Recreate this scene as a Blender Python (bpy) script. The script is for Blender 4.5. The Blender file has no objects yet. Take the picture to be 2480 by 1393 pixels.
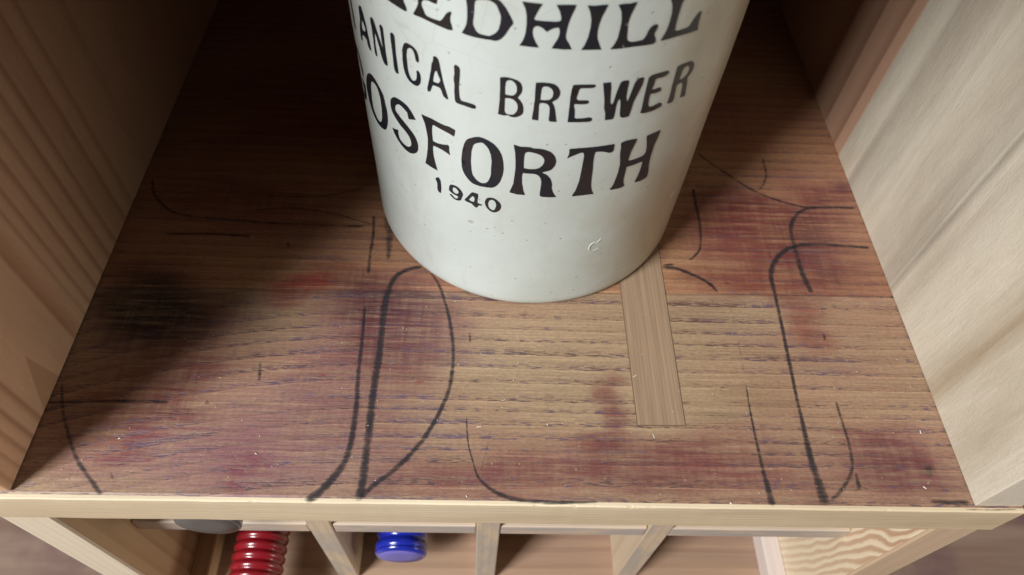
import bpy, bmesh, math, random
import numpy as np
from mathutils import Vector, Matrix
from mathutils.geometry import delaunay_2d_cdt
R = math.radians
scene = bpy.context.scene
C = scene.collection
random.seed(4); rng = np.random.default_rng(7)

# ---------------------------------------------------------------- camera, world, lamps, exposure
cam = bpy.data.cameras.new('camera'); camo = bpy.data.objects.new('camera', cam); C.objects.link(camo)
r_, u_, f_ = Vector((0.99885, -0.00169, 0.04797)), Vector((-0.02654, 0.81333, 0.5812)), Vector((0.03999, 0.5818, -0.81235))
m = Matrix((r_, u_, -f_)).transposed().to_4x4(); m.translation = Vector((-0.01065, -0.08824, 0.26512))
camo.matrix_world = m
cam.sensor_width = 36.0; cam.lens = 36.0 * 1682.65 / 2480.0
cam.clip_start = 0.01; cam.clip_end = 50
cam.dof.use_dof = True; cam.dof.focus_distance = 0.285; cam.dof.aperture_fstop = 11.0
scene.camera = camo

world = bpy.data.worlds.new('World'); scene.world = world; world.use_nodes = True
bg = world.node_tree.nodes['Background']; bg.inputs[0].default_value = (1.0, 0.88, 0.74, 1); bg.inputs[1].default_value = 0.08

def area_lamp(name, pos, target, w, h, watts, col):
    l = bpy.data.lights.new(name, 'AREA'); l.shape = 'RECTANGLE'; l.size = w; l.size_y = h; l.energy = watts; l.color = col
    o = bpy.data.objects.new(name, l); C.objects.link(o); o.location = pos
    o.rotation_euler = (Vector(target) - Vector(pos)).to_track_quat('-Z', 'Y').to_euler()
    return o
area_lamp('window_light', (-1.195, -0.925, 1.44), (0, 0.06, 0.0), 0.54, 0.80, 74, (0.95, 0.985, 1.0))
area_lamp('side_fill_light', (1.95, -0.27, 0.36), (-0.18, 0.04, 0.0), 0.6, 0.6, 11.5, (1.0, 0.95, 0.88))  # low fill added from the right to brighten the left panel
scene.view_settings.view_transform = 'Standard'; scene.view_settings.look = 'None'
scene.view_settings.exposure = 0.0; scene.view_settings.gamma = 1.0

# ---------------------------------------------------------------- node helpers
class NT:
    def __init__(s, name):
        s.m = bpy.data.materials.new(name); s.m.use_nodes = True; s.t = s.m.node_tree; s.t.nodes.clear()
        s.out = s.n('ShaderNodeOutputMaterial')
    def n(s, kind, **kw):
        nd = s.t.nodes.new(kind)
        for k, v in kw.items(): setattr(nd, k, v)
        return nd
    def l(s, a, b): s.t.links.new(a, b)
    def setin(s, nd, i, v):
        if v is None: return
        if isinstance(v, bpy.types.NodeSocket): s.l(v, nd.inputs[i])
        else: nd.inputs[i].default_value = v
    def math(s, op, a, b=None, c=None, clamp=False):
        nd = s.n('ShaderNodeMath', operation=op, use_clamp=clamp)
        for i, v in enumerate((a, b, c)): s.setin(nd, i, v)
        return nd.outputs[0]
    def comb(s, x, y, z):
        nd = s.n('ShaderNodeCombineXYZ')
        for i, v in enumerate((x, y, z)): s.setin(nd, i, v)
        return nd.outputs[0]
    def noise(s, vec, scale=1.0, detail=2.0, rough=0.5, dist=0.0):
        nd = s.n('ShaderNodeTexNoise'); s.l(vec, nd.inputs['Vector'])
        nd.inputs['Scale'].default_value = scale; nd.inputs['Detail'].default_value = detail
        nd.inputs['Roughness'].default_value = rough; nd.inputs['Distortion'].default_value = dist
        return nd.outputs['Fac']
    def ramp(s, fac, stops, interp='LINEAR'):
        nd = s.n('ShaderNodeValToRGB'); nd.color_ramp.interpolation = interp
        e = nd.color_ramp.elements
        while len(e) < len(stops): e.new(0.5)
        for el, (p, c) in zip(e, stops):
            el.position = p; el.color = (c, c, c, 1) if isinstance(c, (int, float)) else (*c, 1)
        s.l(fac, nd.inputs[0]); return nd.outputs[0]
    def mix(s, fac, a, b, blend='MIX'):
        nd = s.n('ShaderNodeMix', data_type='RGBA', blend_type=blend)
        s.setin(nd, 0, fac)
        for i, v in ((6, a), (7, b)):
            if isinstance(v, bpy.types.NodeSocket): s.l(v, nd.inputs[i])
            else: nd.inputs[i].default_value = (*v, 1)
        return nd.outputs[2]
    def coords(s, off=(0, 0, 0)):
        tc = s.n('ShaderNodeTexCoord'); mp = s.n('ShaderNodeMapping'); mp.inputs['Location'].default_value = off
        s.l(tc.outputs['Object'], mp.inputs['Vector'])
        sp = s.n('ShaderNodeSeparateXYZ'); s.l(mp.outputs[0], sp.inputs[0])
        return sp.outputs[0], sp.outputs[1], sp.outputs[2]
    def finish(s, color, rough=0.5, bump=None, bstr=0.2, bdist=0.001, metal=0.0, spec=0.5, coat=0.0, alpha=None):
        p = s.n('ShaderNodeBsdfPrincipled')
        if isinstance(color, bpy.types.NodeSocket): s.l(color, p.inputs['Base Color'])
        else: p.inputs['Base Color'].default_value = (*color, 1)
        s.setin(p, p.inputs.find('Roughness'), rough); p.inputs['Metallic'].default_value = metal
        p.inputs['Specular IOR Level'].default_value = spec; p.inputs['Coat Weight'].default_value = coat
        p.inputs['Coat Roughness'].default_value = 0.08
        if bump is not None:
            b = s.n('ShaderNodeBump'); b.inputs['Strength'].default_value = bstr; b.inputs['Distance'].default_value = bdist
            s.l(bump, b.inputs['Height']); s.l(b.outputs[0], p.inputs['Normal'])
        if alpha is not None: s.setin(p, p.inputs.find('Alpha'), alpha)
        s.l(p.outputs[0], s.out.inputs[0]); return s.m

def wood(name, light, dark, grain='x', freq=180.0, cen=(0.0, 0.0), warp=0.006, contrast=0.7, fibre=0.35, blotch=0.3,
         off=(0, 0, 0), rough=0.55, late=None, bump=0.15, wear=None, streak=None, wscale=7.0, lw=0.55, fade=None):
    """Procedural timber: growth rings round a pith line at cen, warped along the grain, plus fibres and broad tone drift."""
    s = NT(name); x, y, z = s.coords(off)
    g, a, b = {'x': (x, y, z), 'y': (y, x, z), 'z': (z, x, y)}[grain]
    low = s.comb(s.math('MULTIPLY', g, 0.28), a, b)
    n1 = s.noise(low, wscale, 2.0, 0.5); n2 = s.noise(s.comb(s.math('MULTIPLY', g, 0.05), a, b), 60.0, 2.0)
    a2 = s.math('ADD', s.math('SUBTRACT', a, cen[0]), s.math('MULTIPLY', s.math('SUBTRACT', n1, 0.5), warp * 2))
    b2 = s.math('ADD', s.math('SUBTRACT', b, cen[1]), s.math('MULTIPLY', s.math('SUBTRACT', n2, 0.5), warp * 0.25))
    rad = s.math('SQRT', s.math('ADD', s.math('MULTIPLY', a2, a2), s.math('MULTIPLY', b2, b2)))
    var = s.noise(s.comb(s.math('MULTIPLY', rad, 30.0), 0.3, 0.7), 1.0, 2.0)
    ring = s.math('FRACT', s.math('ADD', s.math('MULTIPLY', rad, freq), s.math('MULTIPLY', var, 2.2)))
    rv = s.ramp(ring, [(0.0, 0.0), (lw, 0.25), (0.88, 1.0), (0.97, 0.75), (1.0, 0.0)])
    fib = s.noise(s.comb(s.math('MULTIPLY', g, 22.0), s.math('MULTIPLY', a, 1500.0), s.math('MULTIPLY', b, 1500.0)), 1.0, 3.0, 0.6)
    amt = s.math('MULTIPLY', s.math('MULTIPLY', rv, contrast), s.ramp(n2, [(0.2, 0.55), (0.75, 1.0)]))
    if fade is not None: amt = s.math('MULTIPLY', amt, s.ramp(s.math('ADD', {'x': x, 'y': y, 'z': z}[fade[0]], 0.0), [(fade[1], fade[3]), (fade[2], fade[4])]))
    col = s.mix(amt, light, dark)
    if late is not None:
        bl = s.ramp(s.noise(s.comb(s.math('MULTIPLY', g, 0.16), a, b), 11.0, 3.0, 0.55), [(0.42, 0.0), (0.68, 1.0)])
        col = s.mix(s.math('MULTIPLY', bl, blotch), col, late)
    if streak is not None:
        st = s.ramp(s.noise(s.comb(s.math('MULTIPLY', g, 1.6), s.math('MULTIPLY', a, 34.0), s.math('MULTIPLY', b, 34.0)), 1.0, 4.0, 0.62, 0.4), [(0.54, 0.0), (0.60, 0.5), (0.70, 1.0)])
        col = s.mix(s.math('MULTIPLY', st, streak[1]), col, streak[0])
    fv = s.math('ADD', s.math('MULTIPLY', s.math('SUBTRACT', fib, 0.5), fibre), 1.0)
    col = s.mix(1.0, col, s.comb(fv, fv, fv), 'MULTIPLY')
    if wear is not None:                                            # weathered paint left on the forward faces
        ge = s.n('ShaderNodeNewGeometry'); sp = s.n('ShaderNodeSeparateXYZ'); s.l(ge.outputs['Normal'], sp.inputs[0])
        face = s.ramp(s.math('MULTIPLY', sp.outputs[1], -1.0), [(0.55, 0.0), (0.8, 1.0)])
        wn = s.ramp(s.noise(s.comb(s.math('MULTIPLY', g, 26.0), s.math('MULTIPLY', a, 90.0), s.math('MULTIPLY', b, 90.0)), 1.0, 3.0, 0.6), [(0.40, 0.0), (0.55, 1.0)])
        col = s.mix(s.math('MULTIPLY', s.math('MULTIPLY', face, wn), wear[1]), col, wear[0])
    h = s.math('ADD', s.math('MULTIPLY', fib, 0.6), s.math('MULTIPLY', rv, 0.4))
    return s.finish(col, rough, h, bump, 0.0006)

def banded(name, base, lines, off=(0, 0, 0), warp=0.004, fibre=0.15, tongue=None, rough=0.5, mottled=None, breakup=0.35, span=0.2, slope=0.0, fuzz=0.12):
    """Upright board whose growth lines sit at given depths y: (y, reach forward, reach back, strength, colour)."""
    s = NT(name); x, y, z = s.coords(off)
    lo = s.noise(s.comb(s.math('MULTIPLY', z, 3.0), s.math('MULTIPLY', y, 8.0), x), 1.0, 2.0)
    yy = s.math('ADD', s.math('ADD', y, s.math('MULTIPLY', z, slope)), s.math('MULTIPLY', s.math('SUBTRACT', lo, 0.5), warp * 2))
    t = s.math('DIVIDE', yy, span)
    col = s.mix(s.ramp(s.noise(s.comb(s.math('MULTIPLY', z, 2.5), s.math('MULTIPLY', y, 30.0), x), 1.0, 3.0), [(0.3, 0.0), (0.7, 1.0)]), base, tuple(c * 0.88 for c in base))
    if mottled is not None:
        mo = s.ramp(s.noise(s.comb(s.math('MULTIPLY', z, 9.0), s.math('MULTIPLY', y, 26.0), x), 1.0, 4.0, 0.6), [(0.45, 0.0), (0.72, 1.0)])
        col = s.mix(s.math('MULTIPLY', mo, mottled[1]), col, mottled[0])
    bk = s.ramp(s.noise(s.comb(s.math('MULTIPLY', z, 10.0), s.math('MULTIPLY', y, 70.0), x), 1.0, 3.0), [(0.3, 1.0 - breakup * 2), (0.62, 1.0)])
    cols = []
    for ln in lines:
        if ln[4] not in cols: cols.append(ln[4])
    for c in cols:
        grp = sorted([ln for ln in lines if ln[4] == c])
        for i in range(0, len(grp), 9):
            st = []
            for (yc, wf, wb, sr, _) in grp[i:i + 9]: st += [((yc - wf) / span, 0.0), (yc / span, sr), ((yc + wb) / span, 0.0)]
            col = s.mix(s.math('MULTIPLY', s.ramp(t, st), bk), col, c)
    if tongue is not None:
        yc, w, zt, c = tongue
        half = s.math('MULTIPLY', s.math('SUBTRACT', 1.0, s.math('DIVIDE', z, zt), clamp=True), w)
        d = s.math('SUBTRACT', half, s.math('ABSOLUTE', s.math('SUBTRACT', s.math('ADD', yy, s.math('MULTIPLY', z, -0.15)), yc)))
        col = s.mix(s.math('MULTIPLY', s.ramp(s.math('MULTIPLY', d, 400.0), [(0.0, 0.0), (0.35, 1.0)]), 0.75), col, c)
    fib = s.noise(s.comb(s.math('MULTIPLY', z, 24.0), s.math('MULTIPLY', y, 1500.0), s.math('MULTIPLY', x, 1500.0)), 1.0, 3.0, 0.6)
    fz = s.noise(s.comb(s.math('MULTIPLY', z, 500.0), s.math('MULTIPLY', y, 800.0), x), 1.0, 2.0)
    fv = s.math('ADD', s.math('MULTIPLY', s.math('SUBTRACT', s.math('ADD', s.math('MULTIPLY', fib, 0.6), s.math('MULTIPLY', fz, 0.4)), 0.5), fibre), 1.0)
    col = s.mix(1.0, col, s.comb(fv, fv, fv), 'MULTIPLY')
    fu = s.noise(s.comb(s.math('MULTIPLY', z, 70.0), s.math('MULTIPLY', y, 330.0), s.math('MULTIPLY', x, 330.0)), 1.0, 5.0, 0.7)
    fw = s.math('ADD', s.math('MULTIPLY', s.math('SUBTRACT', fu, 0.5), fuzz * 2.0), 1.0)
    col = s.mix(1.0, col, s.comb(fw, fw, s.math('ADD', s.math('MULTIPLY', fw, 1.15), -0.15)), 'MULTIPLY')
    return s.finish(col, rough, s.math('ADD', s.math('ADD', fib, fz), fu), 0.25, 0.0005)

# ---------------------------------------------------------------- mesh helpers
def link_mesh(name, verts, faces, mat, parent=None, smooth=False, cat=None):
    me = bpy.data.meshes.new(name); me.from_pydata([tuple(v) for v in verts], [], faces); me.update()
    if smooth: me.polygons.foreach_set('use_smooth', [True] * len(me.polygons))
    if mat: me.materials.append(mat)
    o = bpy.data.objects.new(name, me); C.objects.link(o)
    if parent is not None:
        o.parent = parent; o.matrix_parent_inverse = WM[parent.name].inverted()
    WM[o.name] = Matrix.Identity(4)
    return o
WM = {}
def thing(name, label, cat, loc, group=None):
    o = bpy.data.objects.new(name, None); o.empty_display_size = 0.02; C.objects.link(o); o.location = loc
    WM[o.name] = Matrix.Translation(loc); o['label'] = label; o['category'] = cat
    if group: o['group'] = group
    return o
def board(name, x0, x1, y0, y1, z0, z1, mat, parent, bev=0.0008, jit=0.0):
    """A planed board with eased edges."""
    bm = bmesh.new(); bmesh.ops.create_cube(bm, size=1.0)
    for v in bm.verts:
        v.co = Vector(((x0 + x1) / 2 + v.co.x * (x1 - x0), (y0 + y1) / 2 + v.co.y * (y1 - y0), (z0 + z1) / 2 + v.co.z * (z1 - z0)))
    if bev: bmesh.ops.bevel(bm, geom=bm.edges[:], offset=bev, segments=2, affect='EDGES', profile=0.5)
    me = bpy.data.meshes.new(name); bm.to_mesh(me); bm.free(); me.materials.append(mat)
    o = bpy.data.objects.new(name, me); C.objects.link(o)
    if parent is not None:
        o.parent = parent; o.matrix_parent_inverse = WM[parent.name].inverted()
    WM[o.name] = Matrix.Identity(4)
    return o
def lathe(name, prof, mat, parent, origin, axis='z', seg=96, smooth=True):
    """prof: (radius, height) pairs, turned round z or round -y (height runs towards the viewer)."""
    vs, fs = [], []; n = len(prof)
    for i in range(seg):
        t = 2 * math.pi * i / seg
        for r, h in prof:
            if axis == 'z': vs.append((origin[0] + r * math.cos(t), origin[1] + r * math.sin(t), origin[2] + h))
            else: vs.append((origin[0] + r * math.cos(t), origin[1] - h, origin[2] + r * math.sin(t)))
    for i in range(seg):
        j = (i + 1) % seg
        for k in range(n - 1): fs.append((i * n + k, j * n + k, j * n + k + 1, i * n + k + 1))
    if axis != 'z': pass
    if prof[0][0] > 1e-6: fs.append(tuple(i * n for i in range(seg))[::-1])
    if prof[-1][0] > 1e-6: fs.append(tuple(i * n + n - 1 for i in range(seg)))
    o = link_mesh(name, vs, fs, mat, parent, smooth)
    return o
def resample(pts, step):
    P = np.array(pts, float); n = len(P)
    # Catmull-Rom through the points
    out = []
    for i in range(n - 1):
        p0, p1, p2, p3 = P[max(i - 1, 0)], P[i], P[i + 1], P[min(i + 2, n - 1)]
        k = max(2, int(np.linalg.norm((p2 - p1)[:2]) / step))
        for t in np.linspace(0, 1, k, endpoint=False):
            out.append(0.5 * (2 * p1 + (p2 - p0) * t + (2 * p0 - 5 * p1 + 4 * p2 - p3) * t * t + (3 * p1 - p0 - 3 * p2 + p3) * t ** 3))
    out.append(P[-1]); return np.array(out)
def vnoise(x, y, seed):
    """Smooth value noise on arrays."""
    g = np.random.default_rng(seed).random((64, 64)); xi = np.floor(x).astype(int); yi = np.floor(y).astype(int)
    fx = x - xi; fy = y - yi; fx = fx * fx * (3 - 2 * fx); fy = fy * fy * (3 - 2 * fy)
    G = lambda a, b: g[a % 64, b % 64]
    return (G(xi, yi) * (1 - fx) + G(xi + 1, yi) * fx) * (1 - fy) + (G(xi, yi + 1) * (1 - fx) + G(xi + 1, yi + 1) * fx) * fy
def fbm(x, y, seed, o=4):
    return sum(vnoise(x * 2 ** i, y * 2 ** i, seed + i) * 0.5 ** i for i in range(o)) / sum(0.5 ** i for i in range(o))

LETTERS = {
 'GLEDHILL': [
  ['-50.1 137.4|-44.9 138.3|-37.7 138.5|-38.2 140.9|-38.3 143.2|-38.3 144.7|-39.6 142.4|-41.0 140.4|-41.8 140.0|-44.0 139.9|-44.6 140.7|-45.2 143.9|-45.1 148.1|-46.5 148.0|-47.4 143.4|-48.5 140.2'],
  ['-34.4 144.7|-34.2 143.4|-34.8 141.6|-36.0 138.9|-35.6 138.6|-33.8 138.8|-30.1 138.6|-27.5 138.4|-26.2 138.3|-25.1 138.7|-25.2 139.7|-25.6 141.4|-25.7 142.6|-25.3 144.4|-25.4 144.8|-25.9 144.6|-26.7 143.5|-27.6 141.5|-28.3 140.4|-29.0 140.3|-30.8 140.2|-32.1 140.3|-32.5 140.8|-32.9 142.0|-33.3 143.1|-33.3 144.2|-32.7 145.2|-31.5 145.7|-29.9 145.5|-29.1 145.6|-28.8 147.1|-28.9 148.3|-29.8 147.8|-31.1 147.6|-32.6 147.4|-32.9 148.3|-32.5 150.6|-31.7 151.8|-29.6 151.6|-28.1 151.1|-27.1 149.7|-26.2 148.1|-25.5 148.5|-25.7 150.3|-25.4 153.2|-28.2 153.6|-31.4 153.7|-34.8 153.6|-34.2 151.2|-33.9 148.6|-34.3 146.4'],
  ['-22.8 138.8|-22.1 140.5|-21.6 142.2|-21.4 144.5|-21.4 147.7|-21.6 150.0|-22.3 151.7|-19.7 152.1|-16.4 152.7|-14.9 152.8|-13.9 152.3|-12.7 150.6|-11.7 148.4|-10.7 145.9|-11.5 144.4|-12.4 141.9|-13.3 140.1|-14.1 139.2|-15.0 138.8|-15.7 138.9|-17.1 138.7|-19.7 138.5|-21.8 138.6', '-19.5 150.8|-17.9 151.5|-16.4 151.8|-15.3 151.3|-14.6 150.6|-14.1 149.0|-13.6 147.5|-13.7 145.0|-14.1 142.7|-14.8 141.4|-16.1 140.1|-17.1 140.1|-18.3 140.1|-19.2 140.6|-19.7 141.8|-20.1 143.0|-19.8 146.2|-19.7 149.1'],
  ['-9.2 153.2|-6.6 153.2|-4.8 153.2|-5.3 151.9|-5.9 150.1|-6.4 148.2|-5.9 147.8|-4.2 147.8|-1.5 147.9|-0.7 148.1|-0.5 148.9|-1.0 151.1|-1.9 153.2|-0.3 153.4|2.3 153.5|2.1 152.2|1.5 149.7|1.1 147.2|0.9 144.6|0.9 142.6|1.8 140.7|2.6 138.7|0.9 138.6|-1.9 138.8|-1.4 140.4|-0.7 142.5|-0.5 144.3|-0.7 145.8|-1.2 146.0|-2.3 145.5|-3.4 144.3|-4.2 145.3|-5.2 146.0|-6.0 145.9|-6.5 144.9|-6.4 142.8|-5.7 140.7|-4.8 138.8|-5.8 138.7|-9.2 138.7|-8.4 140.7|-8.0 143.2|-7.9 145.9|-8.0 148.6|-8.3 150.9'],
  ['4.7 153.3|6.3 153.2|8.0 153.4|9.2 153.4|8.8 151.8|8.2 149.4|7.9 147.2|7.8 144.9|8.0 142.5|8.7 140.4|9.4 138.4|7.5 138.5|4.8 138.5|5.4 140.2|5.9 142.9|6.1 145.9|6.0 148.6|5.5 151.1'],
  ['11.4 153.1|12.5 153.3|14.2 153.2|15.7 153.5|15.3 151.8|14.8 149.5|14.5 146.9|14.8 144.1|15.0 141.6|15.5 140.5|16.6 140.0|18.0 140.1|19.2 140.2|19.7 141.3|20.0 143.1|20.5 144.3|21.4 145.0|22.3 144.6|22.2 143.4|21.7 141.6|22.4 139.9|22.7 138.7|22.2 138.0|20.2 138.1|17.1 138.3|13.4 138.2|11.5 138.3|12.3 139.8|12.8 142.0|12.9 145.0|12.9 147.7|12.5 150.4|12.0 151.9'],
  ['24.1 152.0|24.8 150.2|25.2 147.7|25.2 144.3|24.9 141.5|24.0 138.5|25.6 138.5|28.3 138.6|32.0 138.3|35.0 138.1|34.5 140.2|34.4 142.5|34.5 144.7|34.0 145.0|33.2 144.4|32.3 142.6|31.6 140.6|30.0 140.6|28.4 140.6|27.4 141.0|27.2 143.1|27.2 146.5|27.3 149.4|27.5 151.0|28.2 153.1|25.5 153.4|23.0 153.3|23.6 152.7'],
 ],
 'BOTANICAL': [
  ['-59.7 126.1|-58.6 126.5|-57.7 124.2|-56.8 120.3|-56.5 117.8|-55.6 111.4|-56.5 110.8|-57.5 111.7|-57.8 114.0|-60.1 114.3|-61.2 112.8|-61.4 110.6|-62.2 110.2|-62.5 112.5|-61.7 116.8|-60.6 120.0|-60.5 122.8|-60.4 124.6', '-59.5 120.5|-58.5 120.5|-57.6 118.5|-58.2 116.8|-59.6 116.3|-60.3 116.7'],
  ['-53.7 126.0|-52.8 126.8|-52.0 126.5|-51.1 123.5|-50.0 120.2|-48.8 117.1|-49.1 120.6|-49.2 124.2|-49.4 126.1|-48.7 127.0|-47.9 126.5|-47.8 124.8|-47.8 121.1|-47.8 116.9|-47.5 111.8|-48.1 111.1|-49.1 111.3|-50.0 113.1|-50.7 117.0|-51.6 120.3|-52.0 121.4|-52.4 120.0|-52.6 116.3|-52.5 114.2|-52.3 111.7|-53.1 111.3|-53.6 112.8|-53.5 117.3|-53.5 121.2|-53.7 124.0'],
  ['-44.9 126.4|-44.2 127.2|-43.3 126.7|-43.3 124.3|-43.4 118.9|-43.1 111.7|-44.0 111.2|-44.8 112.4|-44.8 116.8|-44.9 122.1|-45.0 125.2'],
  ['-39.4 126.6|-38.3 126.8|-36.8 126.6|-35.7 125.5|-35.3 123.9|-35.3 121.6|-35.9 121.2|-36.4 121.9|-36.5 123.7|-37.0 125.2|-37.9 125.5|-38.7 124.8|-39.1 123.9|-39.4 121.7|-39.4 118.7|-39.3 115.8|-38.8 113.5|-38.0 112.5|-37.0 113.1|-36.5 114.2|-36.3 116.1|-36.4 117.5|-35.8 118.0|-35.2 117.2|-35.0 115.1|-35.4 112.9|-36.4 111.2|-37.7 110.9|-39.4 111.6|-40.4 113.3|-40.9 116.0|-41.0 119.1|-40.8 121.8|-40.9 122.5|-40.3 125.0'],
  ['-30.8 126.5|-30.0 127.0|-29.2 126.1|-28.8 122.7|-28.2 118.0|-27.6 115.2|-26.9 111.6|-27.4 111.2|-28.4 112.2|-28.8 114.1|-29.2 115.0|-30.5 115.0|-31.4 114.9|-31.8 113.4|-32.3 111.6|-33.0 111.3|-33.2 112.3|-32.5 115.8|-31.6 121.1|-31.4 123.3|-30.8 125.0', '-30.5 120.9|-29.9 121.4|-29.4 119.4|-28.9 118.4|-29.5 116.6|-30.4 116.5|-31.2 116.6|-30.9 118.9'],
  ['-25.0 126.2|-24.3 126.6|-23.4 125.8|-23.5 122.6|-23.8 118.3|-23.7 114.0|-23.3 112.8|-21.3 112.9|-19.7 112.8|-19.2 112.0|-19.5 111.0|-20.3 110.9|-22.7 111.1|-24.5 111.1|-25.0 111.9|-25.1 115.4|-25.0 118.8|-25.2 120.8|-24.9 123.0'],
 ],
 'BREWER': [
  ['-13.3 126.0|-12.1 126.5|-11.0 126.5|-9.3 126.1|-8.4 125.3|-7.9 123.9|-7.8 122.4|-8.0 121.1|-8.8 119.2|-8.2 118.3|-7.5 116.9|-7.2 115.0|-7.2 113.1|-7.7 112.1|-8.7 111.1|-9.6 110.8|-10.4 110.9|-10.9 111.4|-11.5 111.1|-12.2 110.9|-13.5 111.1|-13.4 112.4|-13.2 117.0|-13.2 122.2', '-11.9 124.8|-11.2 125.6|-10.3 125.5|-9.5 124.5|-9.1 123.1|-9.1 121.2|-9.7 119.9|-10.4 119.6|-11.9 119.7|-12.0 122.0', '-11.9 118.2|-10.7 118.5|-9.7 118.1|-8.8 116.7|-8.6 115.4|-8.7 113.7|-9.5 112.0|-10.5 111.7|-11.5 111.9|-11.9 112.9|-11.9 115.9'],
  ['-4.7 125.8|-3.2 126.2|-1.7 126.1|-0.5 125.9|0.5 125.0|1.3 123.1|1.3 121.6|0.9 120.0|-0.4 118.7|0.2 117.2|0.6 115.4|1.3 110.5|-0.5 110.5|-0.7 111.1|-0.7 114.4|-0.8 116.4|-1.3 117.6|-2.1 118.0|-3.1 118.1|-3.5 117.5|-3.4 114.7|-3.3 110.7|-4.8 110.8|-4.9 111.3|-4.7 115.4|-4.7 117.4|-4.6 119.0|-4.7 122.4', '-3.2 124.1|-2.7 124.7|-1.6 124.6|-0.7 123.7|-0.3 122.4|-0.4 120.6|-1.0 119.5|-2.3 119.2|-3.3 119.3|-3.3 121.2'],
  ['4.2 125.6|5.8 125.7|8.4 125.6|9.5 125.5|9.7 124.8|9.3 124.2|8.1 124.2|6.3 124.3|5.8 124.0|5.6 122.1|5.4 120.2|5.9 119.5|7.5 119.4|8.5 119.3|8.7 118.6|8.4 117.9|7.1 117.8|5.2 118.0|5.0 117.4|5.4 115.8|5.6 113.8|5.6 112.3|6.2 111.9|7.7 111.9|9.7 112.2|10.3 111.5|10.2 110.5|9.5 110.2|6.8 110.3|4.1 110.4|4.1 112.3|4.0 117.8|3.9 121.3|4.0 124.0'],
  ['11.4 125.8|13.3 125.9|13.6 124.2|13.9 121.0|14.2 117.6|14.7 116.5|15.1 117.5|15.3 120.7|15.6 123.4|15.9 125.2|16.4 125.8|17.9 125.7|18.1 124.4|18.1 121.6|18.3 118.3|18.9 116.7|19.1 118.1|19.4 121.0|19.8 124.3|20.4 125.7|21.8 125.8|22.1 125.2|22.0 122.8|21.4 119.8|20.7 116.5|20.5 112.5|20.3 110.2|19.2 109.9|18.0 110.3|17.6 111.5|17.2 115.5|16.8 118.1|16.4 118.6|16.1 117.6|16.0 115.5|16.1 111.3|15.8 110.2|13.8 110.2|13.4 113.6|12.9 115.4|12.6 118.6|11.9 122.8'],
  ['23.5 125.3|24.6 125.9|27.0 125.8|29.0 125.7|29.4 124.7|28.7 123.8|27.4 123.6|25.8 123.8|25.5 123.2|25.5 121.2|25.2 119.6|26.0 119.3|27.6 119.6|28.3 118.9|28.3 117.7|26.9 117.5|25.2 117.8|25.1 116.8|25.3 114.8|25.4 113.1|26.0 111.9|27.3 111.8|29.1 112.4|30.0 111.7|30.1 110.4|28.8 109.8|26.8 109.6|24.9 109.7|23.6 110.2|23.7 112.2|23.5 117.6|23.4 121.6|23.4 124.3'],
  ['31.8 125.8|33.0 126.2|35.1 125.9|36.8 125.6|37.9 124.0|38.3 122.2|38.0 120.1|36.9 118.7|37.6 116.4|37.9 113.7|38.5 110.8|38.2 110.0|36.6 110.4|36.3 113.6|36.0 116.3|35.4 117.5|34.5 117.9|33.6 117.4|33.7 115.2|34.2 110.7|33.6 110.1|32.1 110.3|32.2 113.3|31.9 118.7|31.8 123.8', '34.1 123.8|34.8 124.4|35.8 124.2|36.6 122.9|36.7 121.5|36.2 119.9|35.0 119.1|33.9 119.5|33.9 120.7'],
 ],
 'GOSFORTH': [
  ['-60.1 97.9|-57.8 99.2|-55.4 98.7|-53.4 97.0|-51.8 95.1|-51.4 91.6|-50.9 88.3|-51.1 83.8|-52.3 79.1|-53.7 76.4|-55.7 75.2|-58.5 74.8|-60.9 76.0|-62.8 78.0|-64.0 80.9|-64.6 84.4|-64.6 88.2|-63.3 92.5|-61.8 95.6', '-59.1 94.9|-57.3 96.3|-55.5 96.1|-54.5 94.3|-54.0 91.5|-54.0 86.9|-54.5 82.4|-55.4 79.1|-56.8 77.4|-58.4 77.3|-59.8 78.6|-60.9 80.8|-60.9 84.7|-60.4 89.4|-59.9 92.4'],
  ['-47.8 97.3|-46.0 99.5|-44.2 99.9|-42.3 99.9|-40.7 99.3|-39.5 97.8|-38.1 95.1|-40.8 93.3|-41.1 94.6|-41.1 96.0|-42.1 96.8|-43.5 97.4|-44.7 97.2|-45.9 95.9|-46.4 94.3|-46.4 92.8|-45.0 91.6|-43.2 90.4|-41.4 89.0|-39.6 87.3|-38.6 85.5|-38.1 82.9|-38.3 80.3|-39.0 78.2|-40.5 76.4|-42.0 75.5|-43.8 75.6|-45.6 76.4|-47.1 77.8|-48.3 79.7|-49.2 82.0|-47.6 82.7|-46.3 83.6|-46.4 81.4|-46.1 79.3|-44.9 78.3|-43.3 78.0|-42.0 78.6|-41.0 80.2|-40.8 81.9|-41.3 84.2|-42.6 85.7|-44.8 87.0|-46.7 88.8|-48.1 90.7|-48.5 92.8|-48.4 95.2'],
  ['-35.9 99.4|-32.5 99.8|-28.8 99.2|-27.0 99.5|-25.2 98.9|-25.4 96.6|-25.7 95.6|-27.1 96.2|-29.8 96.7|-32.1 97.1|-32.5 96.0|-32.6 92.6|-32.5 89.2|-31.1 89.1|-29.1 89.7|-27.6 90.5|-27.2 89.9|-27.3 87.8|-27.0 85.7|-29.2 86.8|-31.1 87.0|-32.5 86.9|-32.7 85.0|-32.6 81.8|-32.1 78.2|-31.5 74.8|-33.7 75.0|-35.8 75.5|-35.1 79.5|-34.5 84.2|-34.2 89.2|-34.5 92.9|-34.9 96.0'],
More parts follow.
